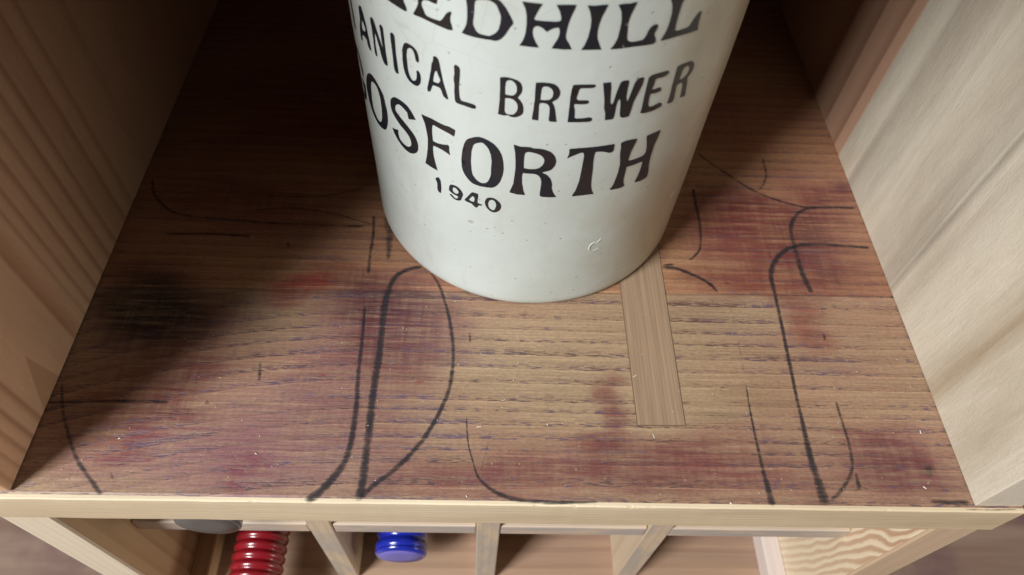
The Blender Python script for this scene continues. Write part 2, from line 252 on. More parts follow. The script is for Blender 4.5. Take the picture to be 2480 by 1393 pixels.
  ['-19.6 98.6|-18.1 99.3|-16.4 98.9|-14.4 97.7|-13.0 95.7|-12.0 93.0|-11.5 89.7|-11.3 86.6|-11.5 83.3|-12.1 79.7|-13.1 77.1|-14.3 75.6|-16.1 75.2|-18.0 74.9|-20.1 75.2|-21.6 76.9|-22.9 79.5|-23.4 82.2|-23.5 86.0|-23.2 90.3|-22.6 94.0|-21.8 96.5', '-19.9 95.1|-18.7 96.2|-17.4 97.0|-16.3 95.7|-15.6 94.5|-15.0 92.1|-14.7 89.1|-14.8 85.3|-14.8 82.3|-15.3 79.3|-16.1 77.5|-17.5 76.7|-19.0 77.7|-20.2 79.8|-20.5 82.5|-20.7 86.4|-20.5 91.5'],
  ['-9.0 98.8|-8.5 98.8|-7.2 98.3|-5.0 98.7|-3.5 98.1|-2.6 98.3|-0.8 98.0|1.0 96.9|2.1 94.9|2.6 92.8|2.5 90.4|1.5 88.0|-0.9 86.8|0.7 85.6|1.8 83.4|2.3 80.9|2.4 78.6|3.0 76.0|4.0 74.0|3.1 73.7|-0.4 73.9|-0.8 75.0|-0.7 79.4|-0.7 82.2|-1.2 84.3|-2.0 85.5|-3.0 85.9|-4.3 85.8|-6.0 85.8|-6.2 84.4|-6.0 80.6|-5.5 77.0|-4.9 74.4|-7.1 74.3|-9.3 74.9|-9.1 76.1|-8.4 79.7|-8.2 84.2|-8.1 88.0|-8.2 91.2|-8.5 95.5', '-5.8 95.8|-4.9 96.4|-2.6 95.8|-1.2 94.7|-0.5 92.9|-0.7 90.8|-1.6 89.0|-3.0 88.2|-4.7 88.1|-5.9 88.4|-6.0 91.7|-6.0 94.3'],
  ['5.7 98.3|8.1 98.5|11.1 98.4|15.0 98.3|18.1 98.2|18.2 96.2|18.2 94.6|17.2 94.1|15.9 95.0|14.4 95.7|13.0 95.8|12.8 94.2|12.9 90.8|13.2 87.4|13.4 82.7|13.7 78.5|14.3 75.5|15.0 73.6|13.0 73.7|8.7 73.7|8.6 74.3|9.4 77.0|9.9 81.7|10.0 86.6|10.0 91.4|10.0 94.7|9.7 96.0|8.8 96.2|7.3 95.2|5.4 93.8|5.8 95.7'],
  ['20.0 97.8|20.7 98.4|22.7 98.5|25.0 98.0|24.7 95.8|24.0 92.5|23.7 87.9|24.7 87.4|26.9 87.5|28.6 87.7|29.4 88.7|29.1 92.2|28.1 97.1|28.1 97.8|29.6 98.0|32.7 98.1|32.5 95.1|31.8 91.2|31.7 86.7|31.9 82.0|32.6 77.0|32.7 74.5|31.9 73.8|30.3 73.6|28.2 74.0|28.8 77.0|29.2 81.6|29.2 84.5|28.2 84.8|25.9 84.5|23.8 84.5|23.8 82.1|23.8 78.5|24.1 76.2|24.7 74.4|24.0 73.5|20.1 73.8|20.9 77.1|21.4 82.3|21.4 86.9|20.5 92.9|20.4 95.4'],
 ],
 '1940': [
  ['-32.5 69.8|-31.9 70.9|-31.3 71.4|-30.9 70.9|-30.6 69.8|-30.5 67.9|-30.5 65.7|-30.7 63.1|-31.3 63.0|-31.8 63.7|-31.9 65.1|-31.8 67.6|-32.1 68.8'],
  ['-27.6 69.4|-27.1 70.5|-26.2 70.9|-25.0 70.8|-24.0 69.8|-23.4 68.5|-23.1 67.5|-23.6 65.3|-23.8 63.9|-24.7 63.0|-25.8 62.9|-26.8 63.6|-27.7 64.8|-27.0 65.2|-26.4 64.3|-25.7 63.7|-25.0 64.1|-24.7 65.2|-25.1 65.5|-26.0 65.6|-26.9 66.0|-27.8 66.9|-27.7 68.2', '-26.5 69.1|-25.9 69.7|-25.2 69.4|-24.5 68.1|-24.7 67.1|-25.3 66.5|-26.1 66.7|-26.6 67.5'],
  ['-20.4 70.3|-20.0 70.6|-18.5 70.5|-18.4 69.0|-18.6 67.1|-18.6 65.4|-18.0 65.2|-17.1 65.0|-17.4 64.3|-18.3 64.1|-18.7 62.6|-19.1 62.4|-19.7 62.9|-20.4 64.0|-21.6 64.1|-22.6 64.5|-22.6 65.2|-21.8 67.0', '-21.3 65.8|-20.7 67.3|-20.0 68.6|-19.4 67.4|-19.7 65.3|-20.6 65.2'],
  ['-14.9 70.1|-13.9 70.3|-12.9 69.7|-12.0 68.5|-11.5 67.0|-11.5 65.2|-12.1 63.5|-13.0 62.4|-13.8 62.0|-14.8 62.6|-15.6 63.6|-16.1 65.0|-16.4 66.7|-16.1 68.5|-15.6 69.7', '-14.4 69.0|-13.7 69.0|-13.1 67.9|-12.9 66.4|-13.3 63.8|-13.9 63.2|-14.6 63.6|-15.2 64.5|-15.4 66.0|-15.3 67.5|-14.9 68.6'],
 ],
}
MARKS = [
 ('184.3 132.1 1.88|169.6 132.9 1.88|157.0 133.2 2.09|146.0 132.0 2.29|137.6 127.5 2.68|131.3 120.0 2.85|128.4 112.3 2.61|127.9 102.0 1.97|127.1 83.8 1.72|126.3 70.5 1.86|125.7 57.9 1.82|125.0 45.9 1.60|124.8 36.3 1.92|124.3 25.3 2.56|124.3 16.4 3.18|124.9 7.9 3.78|125.4 -0.0 4.37',1.00),
 ('104.1 53.4 0.72|103.4 41.6 0.88|103.2 32.2 1.21|103.2 21.3 1.52|103.4 12.6 1.99|103.9 5.9 2.61|103.7 -1.1 2.89',0.95),
 ('-16.7 36.2 0.51|-15.6 24.4 0.67|-13.3 15.8 0.82|-10.7 9.1 0.97|-5.0 4.3 1.60|2.2 1.4 1.91|11.8 0.3 1.59|23.0 0.1 1.43|35.8 0.5 0.96',0.92),
 ('-39.5 112.5 2.36|-44.7 111.3 2.51|-50.3 108.2 2.64|-54.0 102.5 2.76|-55.6 92.0 2.85|-55.7 78.5 2.92|-55.5 63.7 2.98|-55.9 51.6 3.05|-56.0 40.0 3.11|-55.7 27.2 3.16|-55.8 18.5 3.23|-55.7 10.0 3.29|-55.9 3.5 3.37|-57.2 -0.7 3.46',1.00),
 ('-64.7 89.4 1.32|-63.8 71.8 1.55|-63.5 59.4 1.78|-63.0 49.5 2.01|-62.2 38.0 2.22|-62.2 28.9 2.43|-62.7 20.1 2.63|-64.5 13.2 2.83|-68.1 7.4 3.03|-72.1 2.4 3.24|-76.9 -1.1 3.44',1.00),
 ('-36.8 109.1 1.37|-32.5 103.2 1.47|-28.4 91.7 1.56|-25.3 79.4 1.64|-23.6 66.6 1.71|-23.5 56.3 1.79|-24.7 46.5 1.86|-27.2 38.8 1.94|-29.9 32.2 2.02|-34.3 24.1 2.08|-40.3 16.2 2.15|-46.2 10.2 2.22|-52.0 5.2 2.29|-56.4 -0.0 2.36',0.95),
 ('-6.5 30.9 0.68|-8.0 21.1 0.72|-10.3 12.4 0.76|-12.3 7.4 0.81',0.50),
 ('184.8 158.9 1.74|170.4 158.9 1.91|159.0 157.9 2.07|151.2 153.2 2.23|145.9 144.5 2.36|144.6 134.9 2.48|144.5 125.6 2.60|144.3 116.6 2.72|145.2 107.9 2.84|146.4 102.1 2.96',0.90),
 ('104.9 197.7 1.38|111.6 189.3 1.44|119.3 181.1 1.49|130.6 170.0 1.54|142.5 163.0 1.60|156.9 158.4 1.67|164.6 158.1 1.74',0.85),
 ('142.0 195.6 1.84|141.6 187.5 1.82|140.9 181.2 1.80|138.1 174.6 1.78|134.6 169.5 1.76',0.70),
 ('99.0 170.1 1.98|98.6 153.9 1.80|98.3 142.7 1.64|96.8 131.8 1.49|94.6 125.9 1.35|88.7 120.0 1.21',0.90),
 ('74.9 116.0 2.21|82.7 115.2 2.11|92.1 110.6 1.99|97.5 106.3 1.88|100.6 101.1 1.76',1.00),
 ('75.1 117.2 1.41|82.3 118.0 1.21',0.90),
 ('142.0 47.1 1.25|141.9 38.6 1.33|142.1 31.1 1.41|141.8 23.8 1.48|140.7 16.7 1.56|137.7 11.5 1.64|132.9 6.3 1.71|127.1 1.9 1.79',0.85),
 ('141.3 15.0 1.00|140.8 6.4 2.30',0.95),
 ('167.5 2.9 1.47|176.0 2.3 1.88|184.7 2.3 2.30',1.00),
 ('180.0 -0.4 0.65|191.7 -0.4 0.73|203.6 -0.1 0.82',0.80),
 ('-184.1 47.6 1.20|-179.2 35.5 1.33|-173.4 24.9 1.47|-166.7 14.8 1.60|-160.5 8.3 1.74|-152.0 -0.0 1.86',0.85),
 ('-152.9 10.9 0.79|-150.4 6.9 0.95|-147.8 3.4 1.09',0.60),
 ('-187.1 37.9 1.17|-172.6 38.6 1.34|-156.4 39.3 1.52|-137.9 39.4 1.69',0.90),
 ('-124.8 39.1 2.20|-121.5 39.2 2.20',1.00),
 ('-105.7 59.9 1.42|-103.9 48.5 1.38',0.70),
 ('-181.7 164.9 1.69|-178.3 155.0 1.66|-172.6 147.7 1.65|-162.7 140.9 1.63|-144.0 138.5 1.63|-117.6 136.8 1.63|-95.4 136.1 1.63|-70.1 136.0 1.63',0.80),
 ('-127.3 144.6 1.23|-109.4 146.7 1.24|-90.6 144.7 1.24|-75.7 140.4 1.23|-66.2 137.3 1.23',0.75),
 ('-165.8 127.6 1.59|-145.5 128.4 1.80|-123.3 127.9 2.00',0.80),
 ('-106.4 126.2 2.00|-104.7 120.2 1.98',0.80),
 ('-67.1 145.7 1.45|-65.7 130.9 1.62|-65.8 118.0 1.78|-65.3 106.2 1.94',0.80),
 ('-58.8 144.6 7.05|-57.8 131.2 4.46|-56.8 115.4 1.97',0.85),
 ('-18.6 104.9 0.78|-17.2 86.3 0.75',0.40),
 ('-16.7 77.5 1.11|-16.3 69.9 0.91',0.75),
 ('104.7 95.8 0.97|105.0 80.9 0.95|104.8 70.0 0.93|104.1 58.4 0.91',0.45),
 ('149.0 95.5 0.98|147.6 87.8 0.96',0.50),
 ('145.9 81.4 1.14|145.1 75.0 1.32',0.80),
 ('-123.2 154.5 1.26|-106.6 154.4 1.26|-90.3 156.2 1.26|-74.3 162.4 1.28',0.65),
 ('2.3 35.7 0.68|7.5 39.5 0.60|12.8 43.4 0.52',0.30),
 ('80.8 131.2 1.85|84.3 135.0 1.45',0.80),
 ('81.1 103.4 0.59|91.4 106.1 0.59|101.3 110.9 0.60',0.40),
 ('93.6 100.9 0.59|105.8 108.1 0.60',0.50),
 ('103.4 108.0 1.39|107.3 107.1 0.99',0.70),
]
BLOBS = [  # stains; the warm browns at left and back also paint in shade tone
 (-159.0,87.6,21.61,18.90,(0.07, 0.07, 0.09),1.00),
 (-150.2,75.8,22.96,12.77,(0.35, 0.22, 0.25),0.60),
 (-169.3,97.5,16.45,13.81,(0.3, 0.22, 0.25),0.50),
 (-94.4,101.2,15.07,6.12,(0.66, 0.1, 0.12),0.95),
 (-101.6,94.0,11.13,5.73,(0.7, 0.15, 0.15),0.70),
 (-81.8,112.5,11.58,7.36,(0.5, 0.15, 0.2),0.60),
 (-53.5,83.0,27.68,24.39,(0.62, 0.4, 0.52),0.80),
 (-50.9,94.4,20.74,13.86,(0.5, 0.3, 0.4),0.80),
 (-60.2,76.2,12.73,19.43,(0.6, 0.22, 0.28),0.70),
 (-44.5,64.0,16.07,18.59,(0.62, 0.36, 0.44),0.60),
 (-27.2,77.2,14.72,13.05,(0.68, 0.42, 0.5),0.50),
 (-70.6,100.8,15.17,9.43,(0.45, 0.26, 0.36),0.60),
 (-106.7,132.0,39.62,15.71,(0.55, 0.35, 0.35),0.50),
 (-139.2,152.4,44.68,13.96,(0.5, 0.32, 0.36),0.60),
 (-130.2,53.7,8.51,7.84,(0.7, 0.3, 0.4),0.50),
 (-138.4,40.1,7.44,9.27,(0.75, 0.3, 0.48),0.70),
 (-145.1,23.7,9.56,6.93,(0.75, 0.34, 0.55),0.65),
 (-149.3,16.8,7.84,5.04,(0.75, 0.4, 0.6),0.50),
 (-104.7,9.2,4.70,6.55,(0.85, 0.4, 0.5),0.70),
 (-99.1,12.6,3.95,5.82,(0.85, 0.38, 0.48),0.60),
 (-141.3,13.9,1.56,1.00,(0.7, 0.1, 0.2),0.90),
 (44.7,48.0,6.23,7.85,(0.6, 0.25, 0.28),0.70),
 (45.3,34.7,6.07,11.17,(0.55, 0.22, 0.28),0.85),
 (39.1,21.9,10.11,6.18,(0.6, 0.25, 0.25),0.70),
 (25.3,14.7,18.19,3.76,(0.6, 0.28, 0.36),0.70),
 (3.9,14.4,13.12,8.51,(0.72, 0.45, 0.5),0.60),
 (-12.3,9.1,19.36,8.30,(0.72, 0.42, 0.5),0.65),
 (-36.3,7.0,17.53,8.20,(0.75, 0.42, 0.5),0.60),
 (-43.8,18.7,13.04,10.33,(0.75, 0.5, 0.6),0.50),
 (70.3,15.5,28.56,10.36,(0.66, 0.34, 0.4),0.75),
 (63.0,24.1,20.48,5.36,(0.7, 0.36, 0.42),0.65),
 (89.4,28.2,20.82,6.38,(0.72, 0.42, 0.46),0.50),
 (103.4,12.6,18.57,8.57,(0.75, 0.45, 0.5),0.50),
 (157.9,24.1,15.83,10.87,(0.66, 0.36, 0.46),0.80),
 (168.2,13.7,15.54,10.42,(0.66, 0.38, 0.5),0.80),
 (148.8,11.6,13.67,6.87,(0.7, 0.42, 0.5),0.60),
 (143.7,29.3,10.61,5.54,(0.7, 0.4, 0.46),0.50),
 (137.4,88.6,9.88,13.89,(0.8, 0.46, 0.42),0.80),
 (141.4,77.5,7.76,6.67,(0.8, 0.45, 0.42),0.60),
 (129.2,95.4,9.97,7.11,(0.7, 0.4, 0.4),0.50),
 (126.4,149.4,28.40,14.24,(0.5, 0.22, 0.3),0.85),
 (161.6,150.8,19.91,14.37,(0.52, 0.26, 0.38),0.85),
 (120.5,163.6,24.54,8.94,(0.5, 0.24, 0.32),0.70),
 (170.8,168.7,18.25,9.14,(0.55, 0.28, 0.42),0.75),
 (179.4,175.2,6.93,5.60,(0.45, 0.28, 0.5),0.60),
 (124.6,130.2,25.38,13.36,(0.62, 0.3, 0.36),0.80),
 (150.8,125.8,23.28,13.21,(0.62, 0.32, 0.4),0.80),
 (120.2,109.5,22.44,8.71,(0.58, 0.26, 0.28),0.85),
 (150.4,108.1,16.42,7.45,(0.62, 0.34, 0.38),0.80),
 (171.0,108.7,14.47,9.99,(0.72, 0.5, 0.5),0.60),
 (98.9,139.9,12.80,16.52,(0.6, 0.36, 0.36),0.50),
 (155.4,131.3,7.48,24.26,(0.6, 0.5, 0.6),0.50),
 (93.9,108.7,12.12,6.18,(0.7, 0.4, 0.4),0.50),
 (174.8,15.2,2.26,2.10,(0.22, 0.38, 0.24),0.95),
 (92.8,37.2,12.38,2.27,(0.5, 0.66, 0.45),0.50),
 (110.9,47.6,16.34,7.91,(0.78, 0.85, 0.6),0.40),
 (-39.0,51.6,1.05,1.18,(0.9, 0.1, 0.1),0.90),
 (-77.3,51.5,0.86,0.78,(0.9, 0.1, 0.1),0.90),
 (10.9,87.1,0.76,1.13,(0.8, 0.2, 0.25),0.80),
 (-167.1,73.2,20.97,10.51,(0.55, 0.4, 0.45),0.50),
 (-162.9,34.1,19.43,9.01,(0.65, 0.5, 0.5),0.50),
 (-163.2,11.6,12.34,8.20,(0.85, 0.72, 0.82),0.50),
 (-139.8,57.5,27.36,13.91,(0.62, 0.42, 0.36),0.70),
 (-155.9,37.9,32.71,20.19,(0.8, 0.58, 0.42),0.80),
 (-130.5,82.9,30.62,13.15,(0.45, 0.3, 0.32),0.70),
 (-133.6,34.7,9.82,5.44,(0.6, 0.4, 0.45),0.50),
 (-104.1,28.1,58.68,30.26,(0.93, 0.84, 0.88),1.00),
 (-116.5,12.3,65.95,13.26,(0.94, 0.86, 0.9),0.80),
 (-58.9,65.7,35.66,31.19,(0.8, 0.6, 0.68),0.60),
 (45.1,13.4,69.69,12.79,(0.86, 0.64, 0.66),0.80),
 (156.2,18.7,34.77,15.95,(0.84, 0.64, 0.68),0.70),
 (131.1,141.2,56.13,36.18,(0.82, 0.62, 0.66),0.70),
 (-70.3,45.4,20.49,22.99,(0.85, 0.7, 0.8),0.40),
 (-87.4,26.6,32.68,21.24,(0.88, 0.76, 0.86),0.50),
 (-118.6,20.8,31.95,15.46,(0.88, 0.76, 0.88),0.50),
 (-52.2,6.8,9.51,6.53,(0.7, 0.6, 0.66),0.60),
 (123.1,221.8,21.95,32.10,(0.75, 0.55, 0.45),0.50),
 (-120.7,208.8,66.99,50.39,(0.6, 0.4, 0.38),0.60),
 (123.4,2.1,7.48,4.11,(0.6, 0.5, 0.5),0.60),
 (149.2,2.4,13.41,2.31,(0.9, 0.75, 0.75),0.40),
 (-95.9,4.5,24.87,6.43,(0.85, 0.68, 0.8),0.50),
]
CMARK = (19.4, 39.8)

# ================================================================ the cabinet
HW, TH, T = 0.1856, 0.0195, 0.0233         # half inner width, side thickness, shelf thickness
ZF = -0.205                                # floor of the bottle rack
ZG = -0.226                                # the ground the cabinet stands on
D = 0.36                                   # depth
TOPZ = 0.325  # unseen top, set low to darken the back of the bay
cab = thing('wooden_cabinet', 'pale pine cabinet with an open shelf of stained reclaimed board above a low bottle rack', 'cabinet', (0, D / 2, ZG))

m_core = wood('shelf_core_pine', (0.55, 0.41, 0.24), (0.36, 0.22, 0.10), 'x', 240, (0.3, -0.12))
m_edge = wood('fresh_cut_edge', (0.74, 0.61, 0.43), (0.58, 0.43, 0.26), 'x', 330, (0.05, -0.28), warp=0.004, contrast=0.65, fibre=0.45, rough=0.62, off=(3, 0, 0), late=(0.48, 0.34, 0.19), blotch=0.55, streak=((0.36, 0.25, 0.15), 0.35), bump=0.3)
LN, LW = (0.30, 0.13, 0.065), (0.42, 0.20, 0.105)
m_left = banded('pine_side', (0.64, 0.385, 0.235), [(yc, wf, wb, sr, LN) for yc, wf, wb, sr in (
    (0.0052, .0022, .0008, .7), (0.011, .0022, .0008, .7), (0.017, .0024, .0009, .8), (0.023, .0024, .001, .8), (0.0305, .003, .001, .85),
    (0.0676, .0014, .0030, .85), (0.0799, .002, .0008, .65), (0.0862, .0028, .0009, .8), (0.0949, .0034, .001, .85), (0.1035, .0034, .001, .85),
    (0.1129, .0034, .001, .8), (0.1216, .0034, .0012, .75), (0.1356, .004, .0013, .65), (0.1465, .004, .0014, .55), (0.172, .006, .002, .25))]
    + [(0.0700, .0042, .0062, .75, LW), (0.090, .005, .006, .22, LW), (0.108, .006, .008, .25, LW), (0.130, .007, .008, .25, LW)],
    warp=0.003, fibre=0.2, tongue=(0.041, 0.0085, 0.026, (0.40, 0.22, 0.115)), mottled=((0.47, 0.285, 0.155), 0.4), breakup=0.2)
GR, TN, SH = (0.20, 0.165, 0.13), (0.33, 0.235, 0.14), (0.36, 0.295, 0.225)
m_right = banded('poplar_side', (0.625, 0.545, 0.43), [(0.1075, .0036, .0026, .8, GR), (0.1105, .006, .010, .5, GR), (0.178, .007, .004, .55, GR), (0.160, .005, .006, .2, GR),
    (0.118, .009, .030, .75, SH), (0.098, .008, .008, .5, SH), (0.170, .010, .014, .5, SH), (0.147, .006, .006, .35, SH),
    (0.050, .007, .013, .9, TN), (0.061, .003, .004, .45, TN), (0.020, .012, .010, .3, TN)],
    warp=0.009, fibre=0.3, fuzz=0.15, rough=0.6, mottled=((0.45, 0.365, 0.265), 0.75), breakup=0.25)
m_rback = wood('red_cedar_side', (0.55, 0.33, 0.22), (0.27, 0.13, 0.075), 'z', 210, (0.5, 0.3), warp=0.003, contrast=0.85, fibre=0.3, rough=0.5)
m_lowL = wood('pine_low_side', (0.52, 0.36, 0.20), (0.36, 0.205, 0.09), 'z', 80, (-0.21, 0.30), warp=0.01, contrast=0.6, fibre=0.15, off=(0, 0, 0.7))
s = NT('knotty_pine_side'); x, y, z = s.coords()
up = s.ramp(s.math('ADD', s.math('MULTIPLY', z, 7.0), 1.33), [(0.05, 0.12), (0.95, 1.0)])        # the figure opens out towards the top
wv = s.noise(s.comb(s.math('MULTIPLY', z, 19.0), s.math('MULTIPLY', y, 30.0), 5.0), 1.0, 2.0)
q_ = s.math('ADD', s.math('ADD', y, s.math('MULTIPLY', z, 0.20)), s.math('MULTIPLY', s.math('MULTIPLY', s.math('SUBTRACT', wv, 0.5), 0.020), up))
rg_ = s.ramp(s.math('FRACT', s.math('ADD', s.math('MULTIPLY', q_, 235.0), s.math('MULTIPLY', s.noise(s.comb(s.math('MULTIPLY', z, 55.0), s.math('MULTIPLY', y, 120.0), 3.0), 1.0, 3.0, 0.6), 0.7))), [(0.0, 0.0), (0.30, 0.15), (0.55, 1.0), (0.85, 0.9), (1.0, 0.0)])
cl = s.mix(s.math('MULTIPLY', rg_, s.math('ADD', s.math('MULTIPLY', up, 0.6), 0.3)), (0.74, 0.60, 0.42), (0.42, 0.23, 0.125))
m_lowR = s.finish(cl, 0.55)
m_lowRf = wood('pine_front_edge', (0.56, 0.40, 0.265), (0.47, 0.31, 0.18), 'z', 150, (0.4, 0.1), contrast=0.4, off=(0, 0, 2))
m_lowLf = wood('pale_front_edge', (0.74, 0.625, 0.47), (0.62, 0.49, 0.33), 'z', 260, (-0.4, 0.1), contrast=0.5, fibre=0.3, off=(0, 0, 6))
m_batten = wood('pale_batten', (0.66, 0.555, 0.50), (0.57, 0.44, 0.37), 'y', 260, (0.3, -0.1), contrast=0.5, fibre=0.25)
m_battenL = wood('pine_batten', (0.54, 0.37, 0.20), (0.36, 0.2, 0.09), 'y', 200, (-0.3, -0.1), contrast=0.5, fibre=0.2)
m_rack = wood('weathered_slat_upright', (0.58, 0.45, 0.31), (0.44, 0.30, 0.18), 'z', 230, (0.3, 0.12), contrast=0.5, fibre=0.25, wear=((0.34, 0.315, 0.30), 0.6), off=(0, 0, 4))
m_slat = wood('weathered_slat', (0.56, 0.43, 0.32), (0.43, 0.31, 0.22), 'x', 230, (0.12, 0.3), contrast=0.5, fibre=0.25, wear=((0.33, 0.31, 0.305), 0.6), off=(4, 0, 0))
m_floor = wood('rack_floor_oak', (0.42, 0.275, 0.175), (0.28, 0.165, 0.095), 'x', 200, (0.2, 0.05), warp=0.008, contrast=0.6, fibre=0.3, late=(0.24, 0.12, 0.09), blotch=0.5, streak=((0.10, 0.07, 0.07), 0.35))
m_back = wood('back_board', (0.16, 0.085, 0.05), (0.10, 0.05, 0.03), 'z', 120, (0, 0.6), contrast=0.6)  # dark tone cuts bounced light off the unseen top and back

# ---------------------------------------------------------------- stained shelf boards
def stained(name, light, dark, freq, cen, off, pore):
    s = NT(name); x, y, z = s.coords(off)
    M, A_ = lambda p, q: s.math('MULTIPLY', p, q), lambda p, q: s.math('ADD', p, q)
    n1 = s.noise(s.comb(M(x, 0.35), y, z), 9.0, 2.0)
    a2 = A_(y, M(s.math('SUBTRACT', n1, 0.5), 0.005))
    # rings drop away to the left front corner as in a board cut near the edge of the log
    arc = M(s.math('POWER', s.math('MAXIMUM', M(A_(x, 0.05 - off[0]), -1.0), 0.0), 2.0), cen)
    a3 = A_(a2, arc)
    var = s.noise(s.comb(M(a3, 40.0), 0.2, 0.4), 1.0, 2.0)
    fine = s.noise(s.comb(M(x, 160.0), M(y, 300.0), 6.0), 1.0, 2.0)
    ring = s.math('FRACT', A_(A_(M(a3, freq), M(var, 2.2)), M(s.math('SUBTRACT', fine, 0.5), 0.10)))
    rv = s.ramp(ring, [(0.0, 0.9), (0.12, 0.8), (0.45, 0.25), (0.8, 0.05), (0.93, 0.0), (1.0, 0.0)])
    fib = s.noise(s.comb(M(x, 26.0), M(y, 1300.0), 0.0), 1.0, 4.0, 0.65)
    col = s.mix(M(rv, 0.55), light, dark)
    broad = s.noise(s.comb(M(x, 5.0), M(y, 22.0), 0.0), 1.0, 3.0)
    bv = A_(M(s.math('SUBTRACT', broad, 0.5), 0.5), 1.0)
    col = s.mix(1.0, col, s.comb(bv, bv, bv), 'MULTIPLY')
    seg = s.ramp(s.noise(s.comb(M(x, 9.0), M(a3, freq * 1.0), 3.0), 1.0, 1.0), [(0.42, 0.0), (0.6, 1.0)])
    pale = M(s.ramp(ring, [(0.945, 0.0), (0.975, 1.0), (0.995, 0.6), (1.0, 0.0)]), seg)
    col = s.mix(M(pale, 0.55), col, tuple(min(1, c * 1.6) for c in light))
    fv = A_(M(s.math('SUBTRACT', fib, 0.5), 1.15), 1.0)
    col = s.mix(1.0, col, s.comb(fv, fv, fv), 'MULTIPLY')
    mot = A_(M(s.math('SUBTRACT', s.noise(s.comb(M(x, 500.0), M(y, 900.0), 1.0), 1.0, 3.0, 0.7), 0.5), 0.85), 1.0)
    col = s.mix(1.0, col, s.comb(mot, mot, mot), 'MULTIPLY')
    # soaked-in stains and painted warm shade tone (shapes stored on the mesh), thinned by saw marks running front to back and by the grain
    at = s.n('ShaderNodeAttribute', attribute_name='stain_shade')
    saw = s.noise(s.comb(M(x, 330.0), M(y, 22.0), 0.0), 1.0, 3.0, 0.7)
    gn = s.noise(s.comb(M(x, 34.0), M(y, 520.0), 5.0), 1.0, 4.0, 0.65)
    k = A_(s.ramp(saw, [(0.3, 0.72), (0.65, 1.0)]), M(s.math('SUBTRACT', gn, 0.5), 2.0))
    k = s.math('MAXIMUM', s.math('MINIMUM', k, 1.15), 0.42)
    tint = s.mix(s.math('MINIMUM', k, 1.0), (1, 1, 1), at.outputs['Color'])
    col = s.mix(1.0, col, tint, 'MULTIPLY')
    # open pores holding dark ink, gathered in the early wood just behind each ring line
    pn = s.noise(s.comb(M(x, 190.0), M(y, 1450.0), 8.0), 1.0, 2.0, 0.55)
    pz = s.noise(s.comb(M(x, 16.0), M(y, 34.0), 2.0), 1.0, 3.0)
    early = s.ramp(ring, [(0.0, 1.0), (0.2, 0.9), (0.42, 0.3), (0.75, 0.10), (1.0, 0.0)])
    thr = s.math('SUBTRACT', 0.63, M(s.ramp(pz, [(0.3, 0.0), (0.65, 1.0)]), 0.20))
    pm = M(s.ramp(M(s.math('SUBTRACT', pn, thr), 14.0), [(0.0, 0.0), (1.0, 1.0)]), early)
    pc = s.mix(s.ramp(s.noise(s.comb(M(x, 20.0), M(y, 60.0), 1.0), 1.0, 1.0), [(0.4, 0.0), (0.6, 1.0)]), (0.085, 0.045, 0.042), (0.10, 0.062, 0.105))
    col = s.mix(M(pm, pore), col, pc)
    h = s.math('SUBTRACT', M(fib, 0.7), pm)
    rg = A_(M(fib, 0.25), 0.36)
    return s.finish(col, rg, h, 0.4, 0.0004)
m_front = stained('stained_oak', (0.350, 0.238, 0.142), (0.245, 0.153, 0.088), 150, 1.3, (0, 0, 0), 0.9)
m_rear = stained('stained_oak_rear', (0.37, 0.205, 0.108), (0.24, 0.12, 0.06), 150, 0.0, (0.7, 0.4, 0), 0.5)
m_patch = wood('patch_strip', (0.315, 0.21, 0.132), (0.235, 0.15, 0.092), 'y', 240, (0.35, 0.1), warp=0.008, contrast=0.4, fibre=1.0, rough=0.55, streak=((0.19, 0.118, 0.075), 0.4))

shelf = board('shelf', -HW - TH - 0.0005, HW + TH + 0.0005, 0.0008, D, -T + 0.0006, -0.0041, m_core, cab, bev=0.0003)
seam = lambda x: 0.0994 + 0.018 * x

